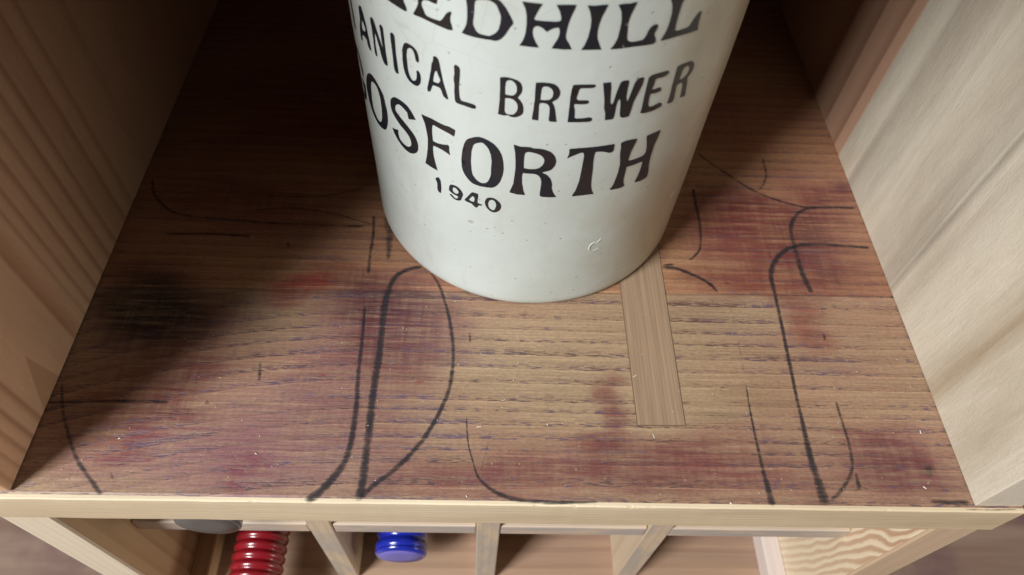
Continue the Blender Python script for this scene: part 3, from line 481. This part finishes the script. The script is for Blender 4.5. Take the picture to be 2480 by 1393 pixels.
def stained_board(name, ya, yb, nx, ny, mat):
    xs = np.linspace(-HW - TH - 0.0005, HW + TH + 0.0005, nx); tv = np.linspace(0, 1, ny)
    X, Tt = np.meshgrid(xs, tv); Y = ya(X) + (yb(X) - ya(X)) * Tt
    Z = (fbm(X * 9 + 3, Y * 60 + 5, 11) - 0.5) * 0.00012
    ed = np.minimum(Tt * (yb(X) - ya(X)), (1 - Tt) * (yb(X) - ya(X))); Z = Z - 0.00035 * np.clip(1 - ed / 0.0009, 0, 1) ** 2
    verts = np.stack([X, Y, Z], -1).reshape(-1, 3); N = nx * ny
    low = verts.copy(); low[:, 2] = -0.004
    idx = np.arange(N).reshape(ny, nx)
    faces = np.stack([idx[:-1, :-1], idx[:-1, 1:], idx[1:, 1:], idx[1:, :-1]], -1).reshape(-1, 4).tolist()
    rim = list(idx[0, :]) + list(idx[1:, -1]) + list(idx[-1, -2::-1]) + list(idx[-2:0:-1, 0])
    ringv = [N + i for i in range(len(rim))]
    for i in range(len(rim)):
        j = (i + 1) % len(rim); faces.append([int(rim[j]), int(rim[i]), ringv[i], ringv[j]])
    faces.append(ringv[::-1])
    allv = np.concatenate([verts, low[rim]])
    o = link_mesh(name, allv.tolist(), faces, mat, shelf, False)
    xm, ym = allv[:, 0] * 1e3, allv[:, 1] * 1e3
    wx = xm + (fbm(xm / 17, ym / 7, 21, 5) - 0.5) * 17; wy = ym + (fbm(xm / 17, ym / 9, 31, 5) - 0.5) * 11
    col = np.ones((len(allv), 3))
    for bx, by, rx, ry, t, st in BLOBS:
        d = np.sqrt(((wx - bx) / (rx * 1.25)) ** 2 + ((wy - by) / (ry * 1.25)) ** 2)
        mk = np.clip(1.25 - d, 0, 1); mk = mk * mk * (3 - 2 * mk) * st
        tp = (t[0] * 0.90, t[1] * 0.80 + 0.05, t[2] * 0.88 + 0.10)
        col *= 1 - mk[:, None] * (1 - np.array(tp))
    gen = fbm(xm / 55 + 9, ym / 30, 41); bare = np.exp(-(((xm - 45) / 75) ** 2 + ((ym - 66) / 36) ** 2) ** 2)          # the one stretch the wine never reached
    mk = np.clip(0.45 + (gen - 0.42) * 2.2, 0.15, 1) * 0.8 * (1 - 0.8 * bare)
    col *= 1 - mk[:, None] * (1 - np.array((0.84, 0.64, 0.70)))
    A = o.data.attributes.new('stain_shade', 'FLOAT_COLOR', 'POINT')
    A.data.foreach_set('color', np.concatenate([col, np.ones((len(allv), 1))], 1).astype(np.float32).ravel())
    return o
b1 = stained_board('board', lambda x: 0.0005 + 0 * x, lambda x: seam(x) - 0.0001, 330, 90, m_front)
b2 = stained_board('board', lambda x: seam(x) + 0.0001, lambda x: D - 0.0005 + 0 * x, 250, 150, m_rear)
b2['label'] = 'darker rear board stained maroon'
xs_ = np.linspace(-HW - TH - 0.0005, HW + TH + 0.0005, 420)
n1_, n2_, n3_ = fbm(xs_ * 60 + 4, xs_ * 0 + 2, 51), fbm(xs_ * 260 + 4, xs_ * 0 + 7, 52), fbm(xs_ * 90 + 1, xs_ * 0 + 5, 53)
vs, fs = [], []
for i, xx in enumerate(xs_):
    nick = 0.0007 * max(0.0, n2_[i] - 0.66) / 0.34 + 0.00035 * max(0.0, n1_[i] - 0.55) / 0.45
    fr = -0.0012 + 0.0003 * (n3_[i] - 0.5)
    for yy, zz in ((0.0006, -0.0003), (fr + 0.0006 + nick, -0.00028), (fr + 0.00012, -0.0007 - nick * 1.4), (fr, -0.0016 - nick), (fr + 0.0001 * (n1_[i] - 0.5), -0.012), (fr, -T + 0.0008), (fr + 0.0004, -T + 0.0001), (0.0006, -T)): vs.append((xx, yy, zz))
for i in range(len(xs_) - 1):
    for k in range(7): fs.append((i * 8 + k, i * 8 + k + 1, (i + 1) * 8 + k + 1, (i + 1) * 8 + k))
fs += [tuple(range(7, -1, -1)), tuple((len(xs_) - 1) * 8 + k for k in range(8))]
link_mesh('edge_strip', vs, fs, m_edge, shelf, False)
# patch let in from front to back, a hair proud
pv = [(0.0546, 0.0331), (0.0744, 0.0334), (0.0752, 0.168), (0.0535, 0.168)]
link_mesh('patch_strip', [(x, y, -0.003) for x, y in pv] + [(x, y, 0.0004) for x, y in pv],
          [(0, 1, 5, 4), (1, 2, 6, 5), (2, 3, 7, 6), (3, 0, 4, 7), (4, 5, 6, 7)], m_patch, shelf)

pj = [(0.0542, 0.0327), (0.0748, 0.0330), (0.0756, 0.168), (0.0531, 0.168)]
s = NT('joint_grime'); m_joint = s.finish((0.15, 0.092, 0.055), 0.7)
link_mesh('joint_line', [(x, y, 0.00012) for x, y in pj], [(0, 1, 2, 3)], m_joint, shelf)

# ---------------------------------------------------------------- marker-pen lines drawn on the shelf (flat ink, soft edged)
s = NT('marker_ink'); x, y, z = s.coords()
at = s.n('ShaderNodeAttribute', attribute_name='ink')
gn = s.noise(s.comb(s.math('MULTIPLY', x, 110.0), s.math('MULTIPLY', y, 900.0), 0.0), 1.0, 3.0, 0.6)
gn2 = s.noise(s.comb(s.math('MULTIPLY', x, 420.0), s.math('MULTIPLY', y, 420.0), 0.0), 1.0, 2.0)
al = s.math('SUBTRACT', s.math('MULTIPLY', at.outputs['Fac'], 1.5), s.math('ADD', s.math('MULTIPLY', gn, 1.5), s.math('MULTIPLY', gn2, 0.6)))
al = s.ramp(s.math('ADD', al, 0.60), [(0.05, 0.0), (1.05, 0.76)])
m_ink = s.finish((0.020, 0.020, 0.026), 0.5, alpha=al)
def ink_line(pts, strength, z):
    P = resample(pts, 1.2); n = len(P)
    tan = np.gradient(P[:, :2], axis=0); tan /= np.linalg.norm(tan, axis=1)[:, None] + 1e-9
    nor = np.stack([-tan[:, 1], tan[:, 0]], 1)
    wob = 1 + 0.22 * (rng.random(n) - 0.5)
    L = np.concatenate([[0], np.cumsum(np.linalg.norm(np.diff(P[:, :2], axis=0), axis=1))])
    fade = np.clip(np.minimum(L + 0.6, L[-1] - L + 0.8) / 3.0, 0, 1)
    patch = 0.72 + 0.5 * fbm(L / 5 + P[0, 0], L * 0 + P[0, 1], 77)
    vs, av = [], []
    prof = [(-0.85, 0.0), (-0.40, 0.75), (0.0, 1.0), (0.40, 0.75), (0.85, 0.0)]
    for i in range(n):
        for o_, a_ in prof:
            q = P[i, :2] + nor[i] * o_ * P[i, 2] * 0.88 * wob[i]
            vs.append((q[0] * 1e-3, q[1] * 1e-3, z)); av.append(a_ * strength * fade[i] * min(1.15, patch[i]))
    fs = [(i * 5 + k, (i + 1) * 5 + k, (i + 1) * 5 + k + 1, i * 5 + k + 1) for i in range(n - 1) for k in range(4)]
    fs = [f[::-1] for f in fs]
    o = link_mesh('ink_line', vs, fs, m_ink, shelf)
    A = o.data.attributes.new('ink', 'FLOAT', 'POINT'); A.data.foreach_set('value', np.array(av, np.float32))
for i, (txt, st) in enumerate(MARKS):
    pts = [tuple(map(float, p.split())) for p in txt.split('|')]
    ink_line(pts, st, 0.00022 + 0.000004 * i)

# ---------------------------------------------------------------- sides, top, back
lp = board('side_panel', -HW - TH, -HW, 0.0012, D, 0.0005, TOPZ, m_left, cab); lp['label'] = 'left pine side of the shelf bay'
rp = board('side_panel', HW, HW + TH, 0.0012, 0.1983, 0.0001, TOPZ, m_right, cab, bev=0.0005); rp['label'] = 'right side of the shelf bay, pale grey board in front'
rb = board('board', HW + 0.0002, HW + TH, 0.1985, D, 0.0001, TOPZ, m_rback, rp, bev=0.0004); rb['label'] = 'reddish brown rear board'
ll = board('side_panel', -HW - TH, -HW, 0.0025, D, ZG, -T, m_lowL, cab, bev=0.0003); ll['label'] = 'left side of the bottle rack'
board('edge_strip', -HW - TH + 0.0002, -HW - 0.0002, 0.0008, 0.0025, ZG, -T, m_lowLf, ll, bev=0.0003)
lr = board('side_panel', HW, HW + TH, 0.0025, D, ZG, -T, m_lowR, cab, bev=0.0003); lr['label'] = 'right side of the bottle rack with bold wavy grain'
board('edge_strip', HW + 0.0002, HW + TH - 0.0002, 0.0008, 0.0025, ZG, -T, m_lowRf, lr, bev=0.0003)
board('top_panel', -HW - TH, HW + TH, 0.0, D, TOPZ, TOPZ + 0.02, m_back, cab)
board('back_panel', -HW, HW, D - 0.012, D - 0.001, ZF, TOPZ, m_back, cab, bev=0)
# ---------------------------------------------------------------- bottle rack
YR = 0.0187
board('rack_floor', -HW, HW, 0.0015, D - 0.012, ZG, ZF, m_floor, cab)
DX = (-0.0911, -0.0052, 0.0836); DT = 0.006
for xc in DX: board('divider', xc - DT, xc + DT, YR, 0.30, ZF, -T, m_rack, cab, bev=0.0006)
ed = [-HW] + [v for xc in DX for v in (xc - DT, xc + DT)] + [HW]
for i in range(4):
    tilt = 0.0
    board('rack_slat', ed[2 * i] + 0.0003, ed[2 * i + 1] - 0.0003, YR + 0.0006, 0.28, -0.1085, -0.0965, m_slat, cab, bev=0.0008)
board('batten', HW - 0.0115, HW, YR - 0.006, 0.33, ZF, -0.190, m_batten, cab)
board('batten', -HW, -HW + 0.0115, YR - 0.006, 0.33, ZF, -0.190, m_battenL, cab)

# ================================================================ the stoneware jar
JX, JY, JR = 0.01008, 0.16662, 0.07517
def jar_r(z): return JR + 0.0083 * (z - 0.005)
s = NT('stoneware_glaze'); x, y, z = s.coords((-JX, -JY, 0)); v = s.comb(x, y, z)
base = s.mix(s.ramp(s.noise(v, 22.0, 4.0, 0.6), [(0.35, 0.0), (0.7, 1.0)]), (0.612, 0.658, 0.622), (0.555, 0.594, 0.545))
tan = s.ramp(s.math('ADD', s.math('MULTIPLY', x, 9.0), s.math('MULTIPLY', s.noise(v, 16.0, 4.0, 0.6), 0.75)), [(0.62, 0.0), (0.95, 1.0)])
base = s.mix(s.math('MULTIPLY', tan, 0.75), base, (0.44, 0.37, 0.25))  # browner right side: tan glaze with shade and wood bounce painted in
vo = s.n('ShaderNodeTexVoronoi'); vo.inputs['Scale'].default_value = 300; s.l(v, vo.inputs['Vector'])
sp_ = s.n('ShaderNodeSeparateColor'); s.l(vo.outputs['Color'], sp_.inputs[0])
spot = s.math('MULTIPLY', s.ramp(vo.outputs['Distance'], [(0.06, 1.0), (0.2, 0.0)]), s.ramp(sp_.outputs[0], [(0.76, 0.0), (0.92, 1.0)]))
base = s.mix(s.math('MULTIPLY', spot, 0.45), base, (0.16, 0.15, 0.11))
vo2 = s.n('ShaderNodeTexVoronoi'); vo2.inputs['Scale'].default_value = 70; s.l(v, vo2.inputs['Vector'])
sp2 = s.n('ShaderNodeSeparateColor'); s.l(vo2.outputs['Color'], sp2.inputs[0])
pit = s.math('MULTIPLY', s.ramp(vo2.outputs['Distance'], [(0.05, 1.0), (0.13, 0.0)]), s.ramp(sp2.outputs[1], [(0.94, 0.0), (0.97, 1.0)]))
base = s.mix(s.math('MULTIPLY', pit, 0.5), base, (0.30, 0.24, 0.13))
foot = s.ramp(s.math('ADD', s.math('MULTIPLY', z, 300.0), s.math('MULTIPLY', s.noise(v, 60.0, 3.0), 1.2)), [(0.6, 1.0), (1.7, 0.0)])
base = s.mix(s.math('MULTIPLY', foot, 0.7), base, (0.30, 0.21, 0.12))
smear = s.ramp(s.noise(s.comb(s.math('MULTIPLY', x, 60.0), s.math('MULTIPLY', y, 60.0), s.math('MULTIPLY', z, 22.0)), 1.0, 5.0, 0.7), [(0.52, 0.0), (0.75, 1.0)])
base = s.mix(s.math('MULTIPLY', smear, 0.28), base, (0.42, 0.40, 0.31))
vc = s.n('ShaderNodeTexVoronoi', feature='DISTANCE_TO_EDGE'); vc.inputs['Scale'].default_value = 55; s.l(v, vc.inputs['Vector'])
craze = s.math('MULTIPLY', s.ramp(vc.outputs['Distance'], [(0.0, 1.0), (0.012, 0.0)]), s.ramp(s.noise(v, 14.0, 2.0), [(0.5, 0.0), (0.65, 1.0)]))
base = s.mix(s.math('MULTIPLY', craze, 0.22), base, (0.33, 0.30, 0.23))
h = s.math('SUBTRACT', s.math('ADD', s.math('MULTIPLY', s.noise(v, 40.0, 3.0), 1.0), s.math('MULTIPLY', s.noise(v, 400.0, 2.0), 0.12)), s.math('ADD', s.math('MULTIPLY', spot, 0.5), pit))
m_jar = s.finish(base, s.math('ADD', s.math('MULTIPLY', s.noise(v, 120.0, 2.0), 0.16), 0.15), h, 0.25, 0.0012, spec=0.45)
m_tan = NT('tan_glaze').finish((0.38, 0.23, 0.09), 0.25)

jar = thing('stoneware_jar', 'cream stoneware brewer\'s flagon printed with black lettering and the year 1940, standing on the shelf', 'jar', (JX, JY, 0.0))
prof = [(0.0, 0.0024), (0.060, 0.0022), (0.0660, 0.0012), (0.0705, 0.0004), (0.0730, 0.0003), (0.0742, 0.0009), (0.0748, 0.0023), (0.0751, 0.0038)]
for zz in np.linspace(0.006, 0.205, 34): prof.append((jar_r(zz), zz))
for t in np.linspace(0.12, 1, 14):
    a = t * math.pi / 2; prof.append((0.021 + (jar_r(0.205) - 0.021) * math.cos(a), 0.205 + 0.062 * math.sin(a)))
prof += [(0.0195, 0.275), (0.0195, 0.283), (0.0235, 0.285), (0.0245, 0.290), (0.0235, 0.297), (0.020, 0.299), (0.0145, 0.298), (0.013, 0.290), (0.013, 0.262), (0.0, 0.262)]
vs, fs, n, seg = [], [], len(prof), 288
for i in range(seg):
    t = 2 * math.pi * i / seg
    for k, (r, hh) in enumerate(prof):
        w = 1 + 0.0018 * math.sin(3 * t + hh * 30) + 0.001 * math.sin(7 * t + 2 - hh * 90) if 3 < k < 44 else 1
        vs.append((JX + r * w * math.cos(t), JY + r * w * math.sin(t), hh))
for i in range(seg):
    j = (i + 1) % seg
    for k in range(n - 1): fs.append((i * n + k, j * n + k, j * n + k + 1, i * n + k + 1))
body = link_mesh('body', vs, fs, m_jar, jar, True)
# lettering
s = NT('printed_ink'); x, y, z = s.coords((-JX, -JY, 0)); v = s.comb(x, y, z)
hol = s.ramp(s.noise(v, 330.0, 4.0, 0.65), [(0.66, 0.0), (0.74, 1.0)])
ic = s.mix(s.ramp(s.noise(v, 55.0, 3.0), [(0.35, 0.0), (0.65, 1.0)]), (0.010, 0.014, 0.022), (0.024, 0.019, 0.020))
m_print = s.finish(ic, 0.3, alpha=s.math('SUBTRACT', 1.0, s.math('MULTIPLY', hol, 0.7)), spec=0.4)
def on_jar(phi, zmm, lift=0.00016):
    z_ = zmm * 1e-3; t = R(phi) - math.pi / 2
    w = 1 + 0.0018 * math.sin(3 * t + z_ * 30) + 0.001 * math.sin(7 * t + 2 - z_ * 90)
    r = jar_r(z_) * w + lift
    return (JX + r * math.sin(R(phi)), JY - r * math.cos(R(phi)), z_)
def inside(px, py, poly):
    c = False; n = len(poly); j = n - 1
    for i in range(n):
        xi, yi = poly[i]; xj, yj = poly[j]
        if (yi > py) != (yj > py) and px < (xj - xi) * (py - yi) / (yj - yi) + xi: c = not c
        j = i
    return c
def smooth_loop(poly):
    """One round of corner cutting that keeps sharp corners."""
    out = []; n = len(poly)
    for i in range(n):
        p0, p1, p2 = np.array(poly[i - 1]), np.array(poly[i]), np.array(poly[(i + 1) % n])
        a, b = p1 - p0, p2 - p1; cosang = a @ b / (np.linalg.norm(a) * np.linalg.norm(b) + 1e-9)
        if cosang < 0.35: out.append(tuple(p1))
        else:
            out.append(tuple(p1 - 0.25 * a)); out.append(tuple(p1 - 0.0 * a + 0.0 * b) if cosang > 0.97 else tuple(p1 * 0.8 + 0.1 * (p0 + p2))); out.append(tuple(p1 + 0.25 * b))
    return out
K = 75.0 * math.pi / 180.0                       # degrees -> mm of surface
def letter_mesh(glyphs):
    vs, fs = [], []
    for loops in glyphs:
        L = [smooth_loop([(p * K, z_) for p, z_ in lp_]) for lp_ in loops]
        pts, edges = [], []
        for lp_ in L:
            b0 = len(pts); n = len(lp_)
            pts += lp_; edges += [(b0 + i, b0 + (i + 1) % n) for i in range(n)]
        o_ = np.array(L[0]); 
        for gx in np.arange(o_[:, 0].min(), o_[:, 0].max(), 2.2):
            for gy in np.arange(o_[:, 1].min(), o_[:, 1].max(), 2.2):
                if sum(inside(gx, gy, q) for q in L) % 2: pts.append((gx + 0.01 * random.random(), gy + 0.01 * random.random()))
        V, E_, F_, *_ = delaunay_2d_cdt([Vector(p) for p in pts], edges, [], 0, 1e-5)
        b0 = len(vs); vs += [on_jar(p.x / K, p.y) for p in V]
        for f in F_:
            c = sum((V[i] for i in f), Vector((0, 0))) / 3
            if sum(inside(c.x, c.y, q) for q in L) % 2: fs.append([b0 + i for i in f])
    return vs, fs
G = {k: [[[tuple(map(float, p.split())) for p in lp_.split('|')] for lp_ in g] for g in v] for k, v in LETTERS.items()}
def box(g):
    a = np.array(g[0]); return a[:, 0].min(), a[:, 0].max(), a[:, 1].min(), a[:, 1].max()
def fit(g, p0, p1, z0, z1):
    a = box(g); return [[(p0 + (p - a[0]) / (a[1] - a[0]) * (p1 - p0), z0 + (q - a[2]) / (a[3] - a[2]) * (z1 - z0)) for p, q in lp_] for lp_ in g]
gl, bo, br, go = G['GLEDHILL'], G['BOTANICAL'], G['BREWER'], G['GOSFORTH']
big_g = [[(100, 62), (98, 78), (88, 92), (70, 99), (48, 100), (26, 92), (10, 75), (2, 50), (10, 25), (26, 8), (48, 0), (70, 2), (88, 12), (98, 26), (100, 46), (66, 46), (66, 38), (76, 34), (76, 20), (62, 10), (48, 9), (34, 22), (28, 50), (34, 76), (48, 91), (66, 90), (80, 80), (88, 62)]]
gl[0] = fit(gl[5], -49.6, -37.9, 138.2, 153.6)
gl.insert(0, fit(big_g, -64.2, -52.2, 138.0, 154.0))
tt = [[(0, 100), (100, 100), (100, 88), (60, 88), (60, 2), (56, 0), (44, 0), (40, 3), (40, 88), (0, 88)]]
bo.insert(0, fit(tt, -70.8, -64.6, 110.3, 126.7))
bo.insert(0, fit(go[3], -79.4, -73.0, 110.3, 126.7))
bo.insert(0, fit(br[0], -88.0, -81.8, 110.3, 126.7))
go.insert(0, fit(big_g, -78.6, -66.6, 74.4, 99.6))
for word in ('GLEDHILL', 'BOTANICAL', 'BREWER', 'GOSFORTH', '1940'):
    vs, fs = letter_mesh(G[word]); link_mesh('lettering', vs, fs, m_print, body, True)['label'] = 'black printed word ' + word if word != '1940' else 'black printed year 1940'
# the small potter's mark pressed in near the foot: a raised C-shaped lip and two nicks
def ridge(pts, rad, name, mat):
    P = resample([(a, b, 0) for a, b in pts], 0.25); vs, fs = [], []; n = len(P)
    tan_ = np.gradient(P[:, :2], axis=0); tan_ /= np.linalg.norm(tan_, axis=1)[:, None]
    for i in range(n):
        rr = rad * (0.35 + 0.65 * math.sin(math.pi * (i + 0.5) / n))
        for k in range(7):
            a = math.pi * k / 6; d = math.cos(a) * rr
            vs.append(on_jar((P[i, 0] - tan_[i, 1] * d) / K, P[i, 1] + tan_[i, 0] * d, (math.sin(a) * rr * 0.8 - 0.05) * 1e-3))
    for i in range(n - 1):
        for k in range(6): fs.append((i * 7 + k, i * 7 + k + 1, (i + 1) * 7 + k + 1, (i + 1) * 7 + k))
    link_mesh(name, vs, fs, mat, body, True)
cx0, cz0 = CMARK[0] * K, CMARK[1]
ridge([(cx0 + 2.4 * math.cos(R(a)), cz0 + 2.9 * math.sin(R(a))) for a in range(60, 331, 15)], 0.42, 'stamped_mark', m_jar)
ridge([(cx0 + 0.2, cz0 + 1.6), (cx0 + 1.2, cz0 + 3.0), (cx0 + 2.6, cz0 + 4.6)], 0.3, 'stamped_mark', m_jar)

# ================================================================ bottles in the rack
s = NT('bottle_glass'); m_glass = s.finish((0.012, 0.03, 0.012), 0.08, coat=0.5)
def gloss(name, col, rough, coat=0.6, sc=60.0):
    s = NT(name); x, y, z = s.coords(); n_ = s.noise(s.comb(x, y, z), sc, 3.0)
    c = s.mix(s.ramp(n_, [(0.3, 0.0), (0.7, 1.0)]), col, tuple(q * 0.8 for q in col))
    return s.finish(c, s.math('ADD', s.math('MULTIPLY', n_, 0.12), rough), n_, 0.12, 0.0006, coat=coat)
m_red = gloss('red_wax', (0.235, 0.007, 0.014), 0.20); m_blue = gloss('blue_wax', (0.010, 0.022, 0.33), 0.16)
m_bluet = gloss('blue_wax_lit', (0.17, 0.15, 0.50), 0.45, 0.0)  # cap blue lightened: the lit face's sky reflection put into the colour
s = NT('grey_metal'); m_grey = s.finish((0.12, 0.105, 0.095), 0.45, metal=0.35)
s = NT('grey_metal_side'); m_greys = s.finish((0.16, 0.165, 0.19), 0.22, metal=0.8)

def ringed(r, length, rings, first, pitch, depth, tip, chamfer):
    """Profile of a ribbed cap from the neck (h=0) to its tip: list of (radius, height)."""
    P = [(r * 0.93, 0.0)]
    for h_ in np.arange(0.0008, length - chamfer, 0.0005):
        d = (length - h_ - first) / pitch
        k = 0.0
        if -0.5 < d < rings: k = (0.5 - 0.5 * math.cos(2 * math.pi * (d % 1.0))) ** 1.5
        P.append((r * (1 - 0.035 * h_ / length * 0) - depth * k, h_))
    for a in np.linspace(0, math.pi / 2, 7): P.append((r - chamfer + chamfer * math.cos(a), length - chamfer + chamfer * math.sin(a)))
    P.append((tip, length + 0.0001))
    return P
def bottle(label, x, y_end, z, rbody, cap):
    t = thing('wine_bottle', label, 'bottle', (x, y_end + 0.15, z - rbody), 'bottles lying in the rack')
    L0 = 0.29
    prof = [(0.0, 0.004), (rbody * 0.6, 0.002), (rbody * 0.92, 0.0), (rbody, 0.004), (rbody, 0.175)]
    for q in np.linspace(0.1, 1, 10): prof.append((0.0145 + (rbody - 0.0145) * (0.5 + 0.5 * math.cos(q * math.pi)), 0.175 + 0.055 * q))
    prof += [(0.0138, 0.25), (0.0138, 0.278), (0.0, 0.278)]
    lathe('glass', prof, m_glass, t, (x, y_end + L0, z), 'y', 64)
    if cap == 'red':
        lathe('capsule', ringed(0.0152, 0.075, 9, 0.004, 0.0056, 0.0012, 0.0, 0.002), m_red, t, (x, y_end + 0.075, z), 'y', 72)
    elif cap == 'blue':
        c = lathe('capsule', ringed(0.0155, 0.045, 2, 0.0052, 0.0080, 0.0018, 0.0125, 0.0024), m_blue, t, (x, y_end + 0.045, z), 'y', 72)
        lathe('cap_top', [(0.0132, 0.0), (0.0130, 0.0004), (0.006, 0.0005), (0.0, 0.0005)], m_bluet, c, (x, y_end + 0.0003, z), 'y', 72)
    else:
        c = lathe('capsule', ringed(0.0146, 0.034, 0, 0.01, 0.01, 0.0, 0.0132, 0.0008), m_greys, t, (x, y_end + 0.034, z), 'y', 72)
        lathe('cap_top', [(0.0135, 0.0), (0.0133, 0.0004), (0.006, 0.0005), (0.0, 0.0005)], m_grey, c, (x, y_end + 0.0003, z), 'y', 72)
    return t
bottle('bottle with a ribbed glossy red cap lying in the left cell under the slat', -0.1390, -0.012, ZF + 0.0375, 0.0375, 'red')
bottle('bottle with a short glossy blue cap lying in the second rack cell', -0.0561, 0.0222, ZF + 0.0375, 0.0375, 'blue')
bottle('bottle with a flat dull grey metal cap close under the shelf at left', -0.1330, 0.0078, -0.0600, 0.0365, 'grey')

# ================================================================ ground and wood dust
s = NT('floorboards'); x, y, z = s.coords((0.2, 0.1, 0))
fb = s.noise(s.comb(s.math('MULTIPLY', x, 4.0), s.math('MULTIPLY', y, 60.0), 0.0), 1.0, 4.0, 0.6)
bl = s.noise(s.comb(s.math('MULTIPLY', x, 14.0), s.math('MULTIPLY', y, 18.0), 0.0), 1.0, 4.0, 0.6)
col = s.mix(s.ramp(fb, [(0.3, 0.0), (0.7, 1.0)]), (0.25, 0.17, 0.125), (0.15, 0.085, 0.06))
col = s.mix(s.math('MULTIPLY', s.ramp(bl, [(0.48, 0.0), (0.68, 1.0)]), 0.7), col, (0.11, 0.055, 0.06))
m_ground = s.finish(col, 0.5, fb, 0.1, 0.001)
gd = link_mesh('floor', [(-3, -3, ZG - 0.0002), (3, -3, ZG - 0.0002), (3, 3, ZG - 0.0002), (-3, 3, ZG - 0.0002)], [(0, 1, 2, 3)], m_ground)
gd['kind'] = 'structure'
s = NT('sawdust'); m_dust = s.finish((0.75, 0.70, 0.62), 0.6)
vs, fs = [], []
spots = [(-11.3, 30.8, 2.2, .35), (16.8, 32.3, .9, .5), (60.6, 28.2, 2.0, .3), (174.4, 32.2, 1.7, .5), (167.7, 8.2, 1.5, .6), (87.6, 0.8, .9, .7), (-15.3, 2.0, .8, .5), (-98.6, 17.7, 1.0, .35), (-152.9, 23.1, .9, .5), (-1.2, 43.1, 1.8, .25), (5.0, 61.1, .9, .3), (55.8, 55.9, 2.4, .25)]
for _ in range(120):
    spots.append((random.uniform(-175, 178), 1.5 + 95 * random.random() ** 1.6, random.uniform(0.2, 0.75), random.uniform(0.15, 0.3)))
for (a, b_, l_, w_) in spots:
    if (a * 1e-3 - JX) ** 2 + (b_ * 1e-3 - JY) ** 2 < 0.077 ** 2: continue
    th = random.uniform(0, math.pi); c_, s_ = math.cos(th) * 5e-4, math.sin(th) * 5e-4; b0 = len(vs); z0 = 0.00045
    for px, py, pz in ((-l_, -w_, 0), (l_, -w_ * .6, 0), (l_ * .8, w_, 0), (-l_ * .9, w_ * .7, 0), (0, 0, w_ * .6)):
        vs.append((a * 1e-3 + px * c_ - py * s_, b_ * 1e-3 + px * s_ + py * c_, z0 + pz * 1e-3 * 0.5))
    fs += [(b0 + i, b0 + (i + 1) % 4, b0 + 4) for i in range(4)] + [(b0 + 3, b0 + 2, b0 + 1, b0)]
du = link_mesh('wood_dust', vs, fs, m_dust); du['kind'] = 'stuff'; du['label'] = 'pale specks of wood dust scattered over the stained shelf'; du['category'] = 'dust'
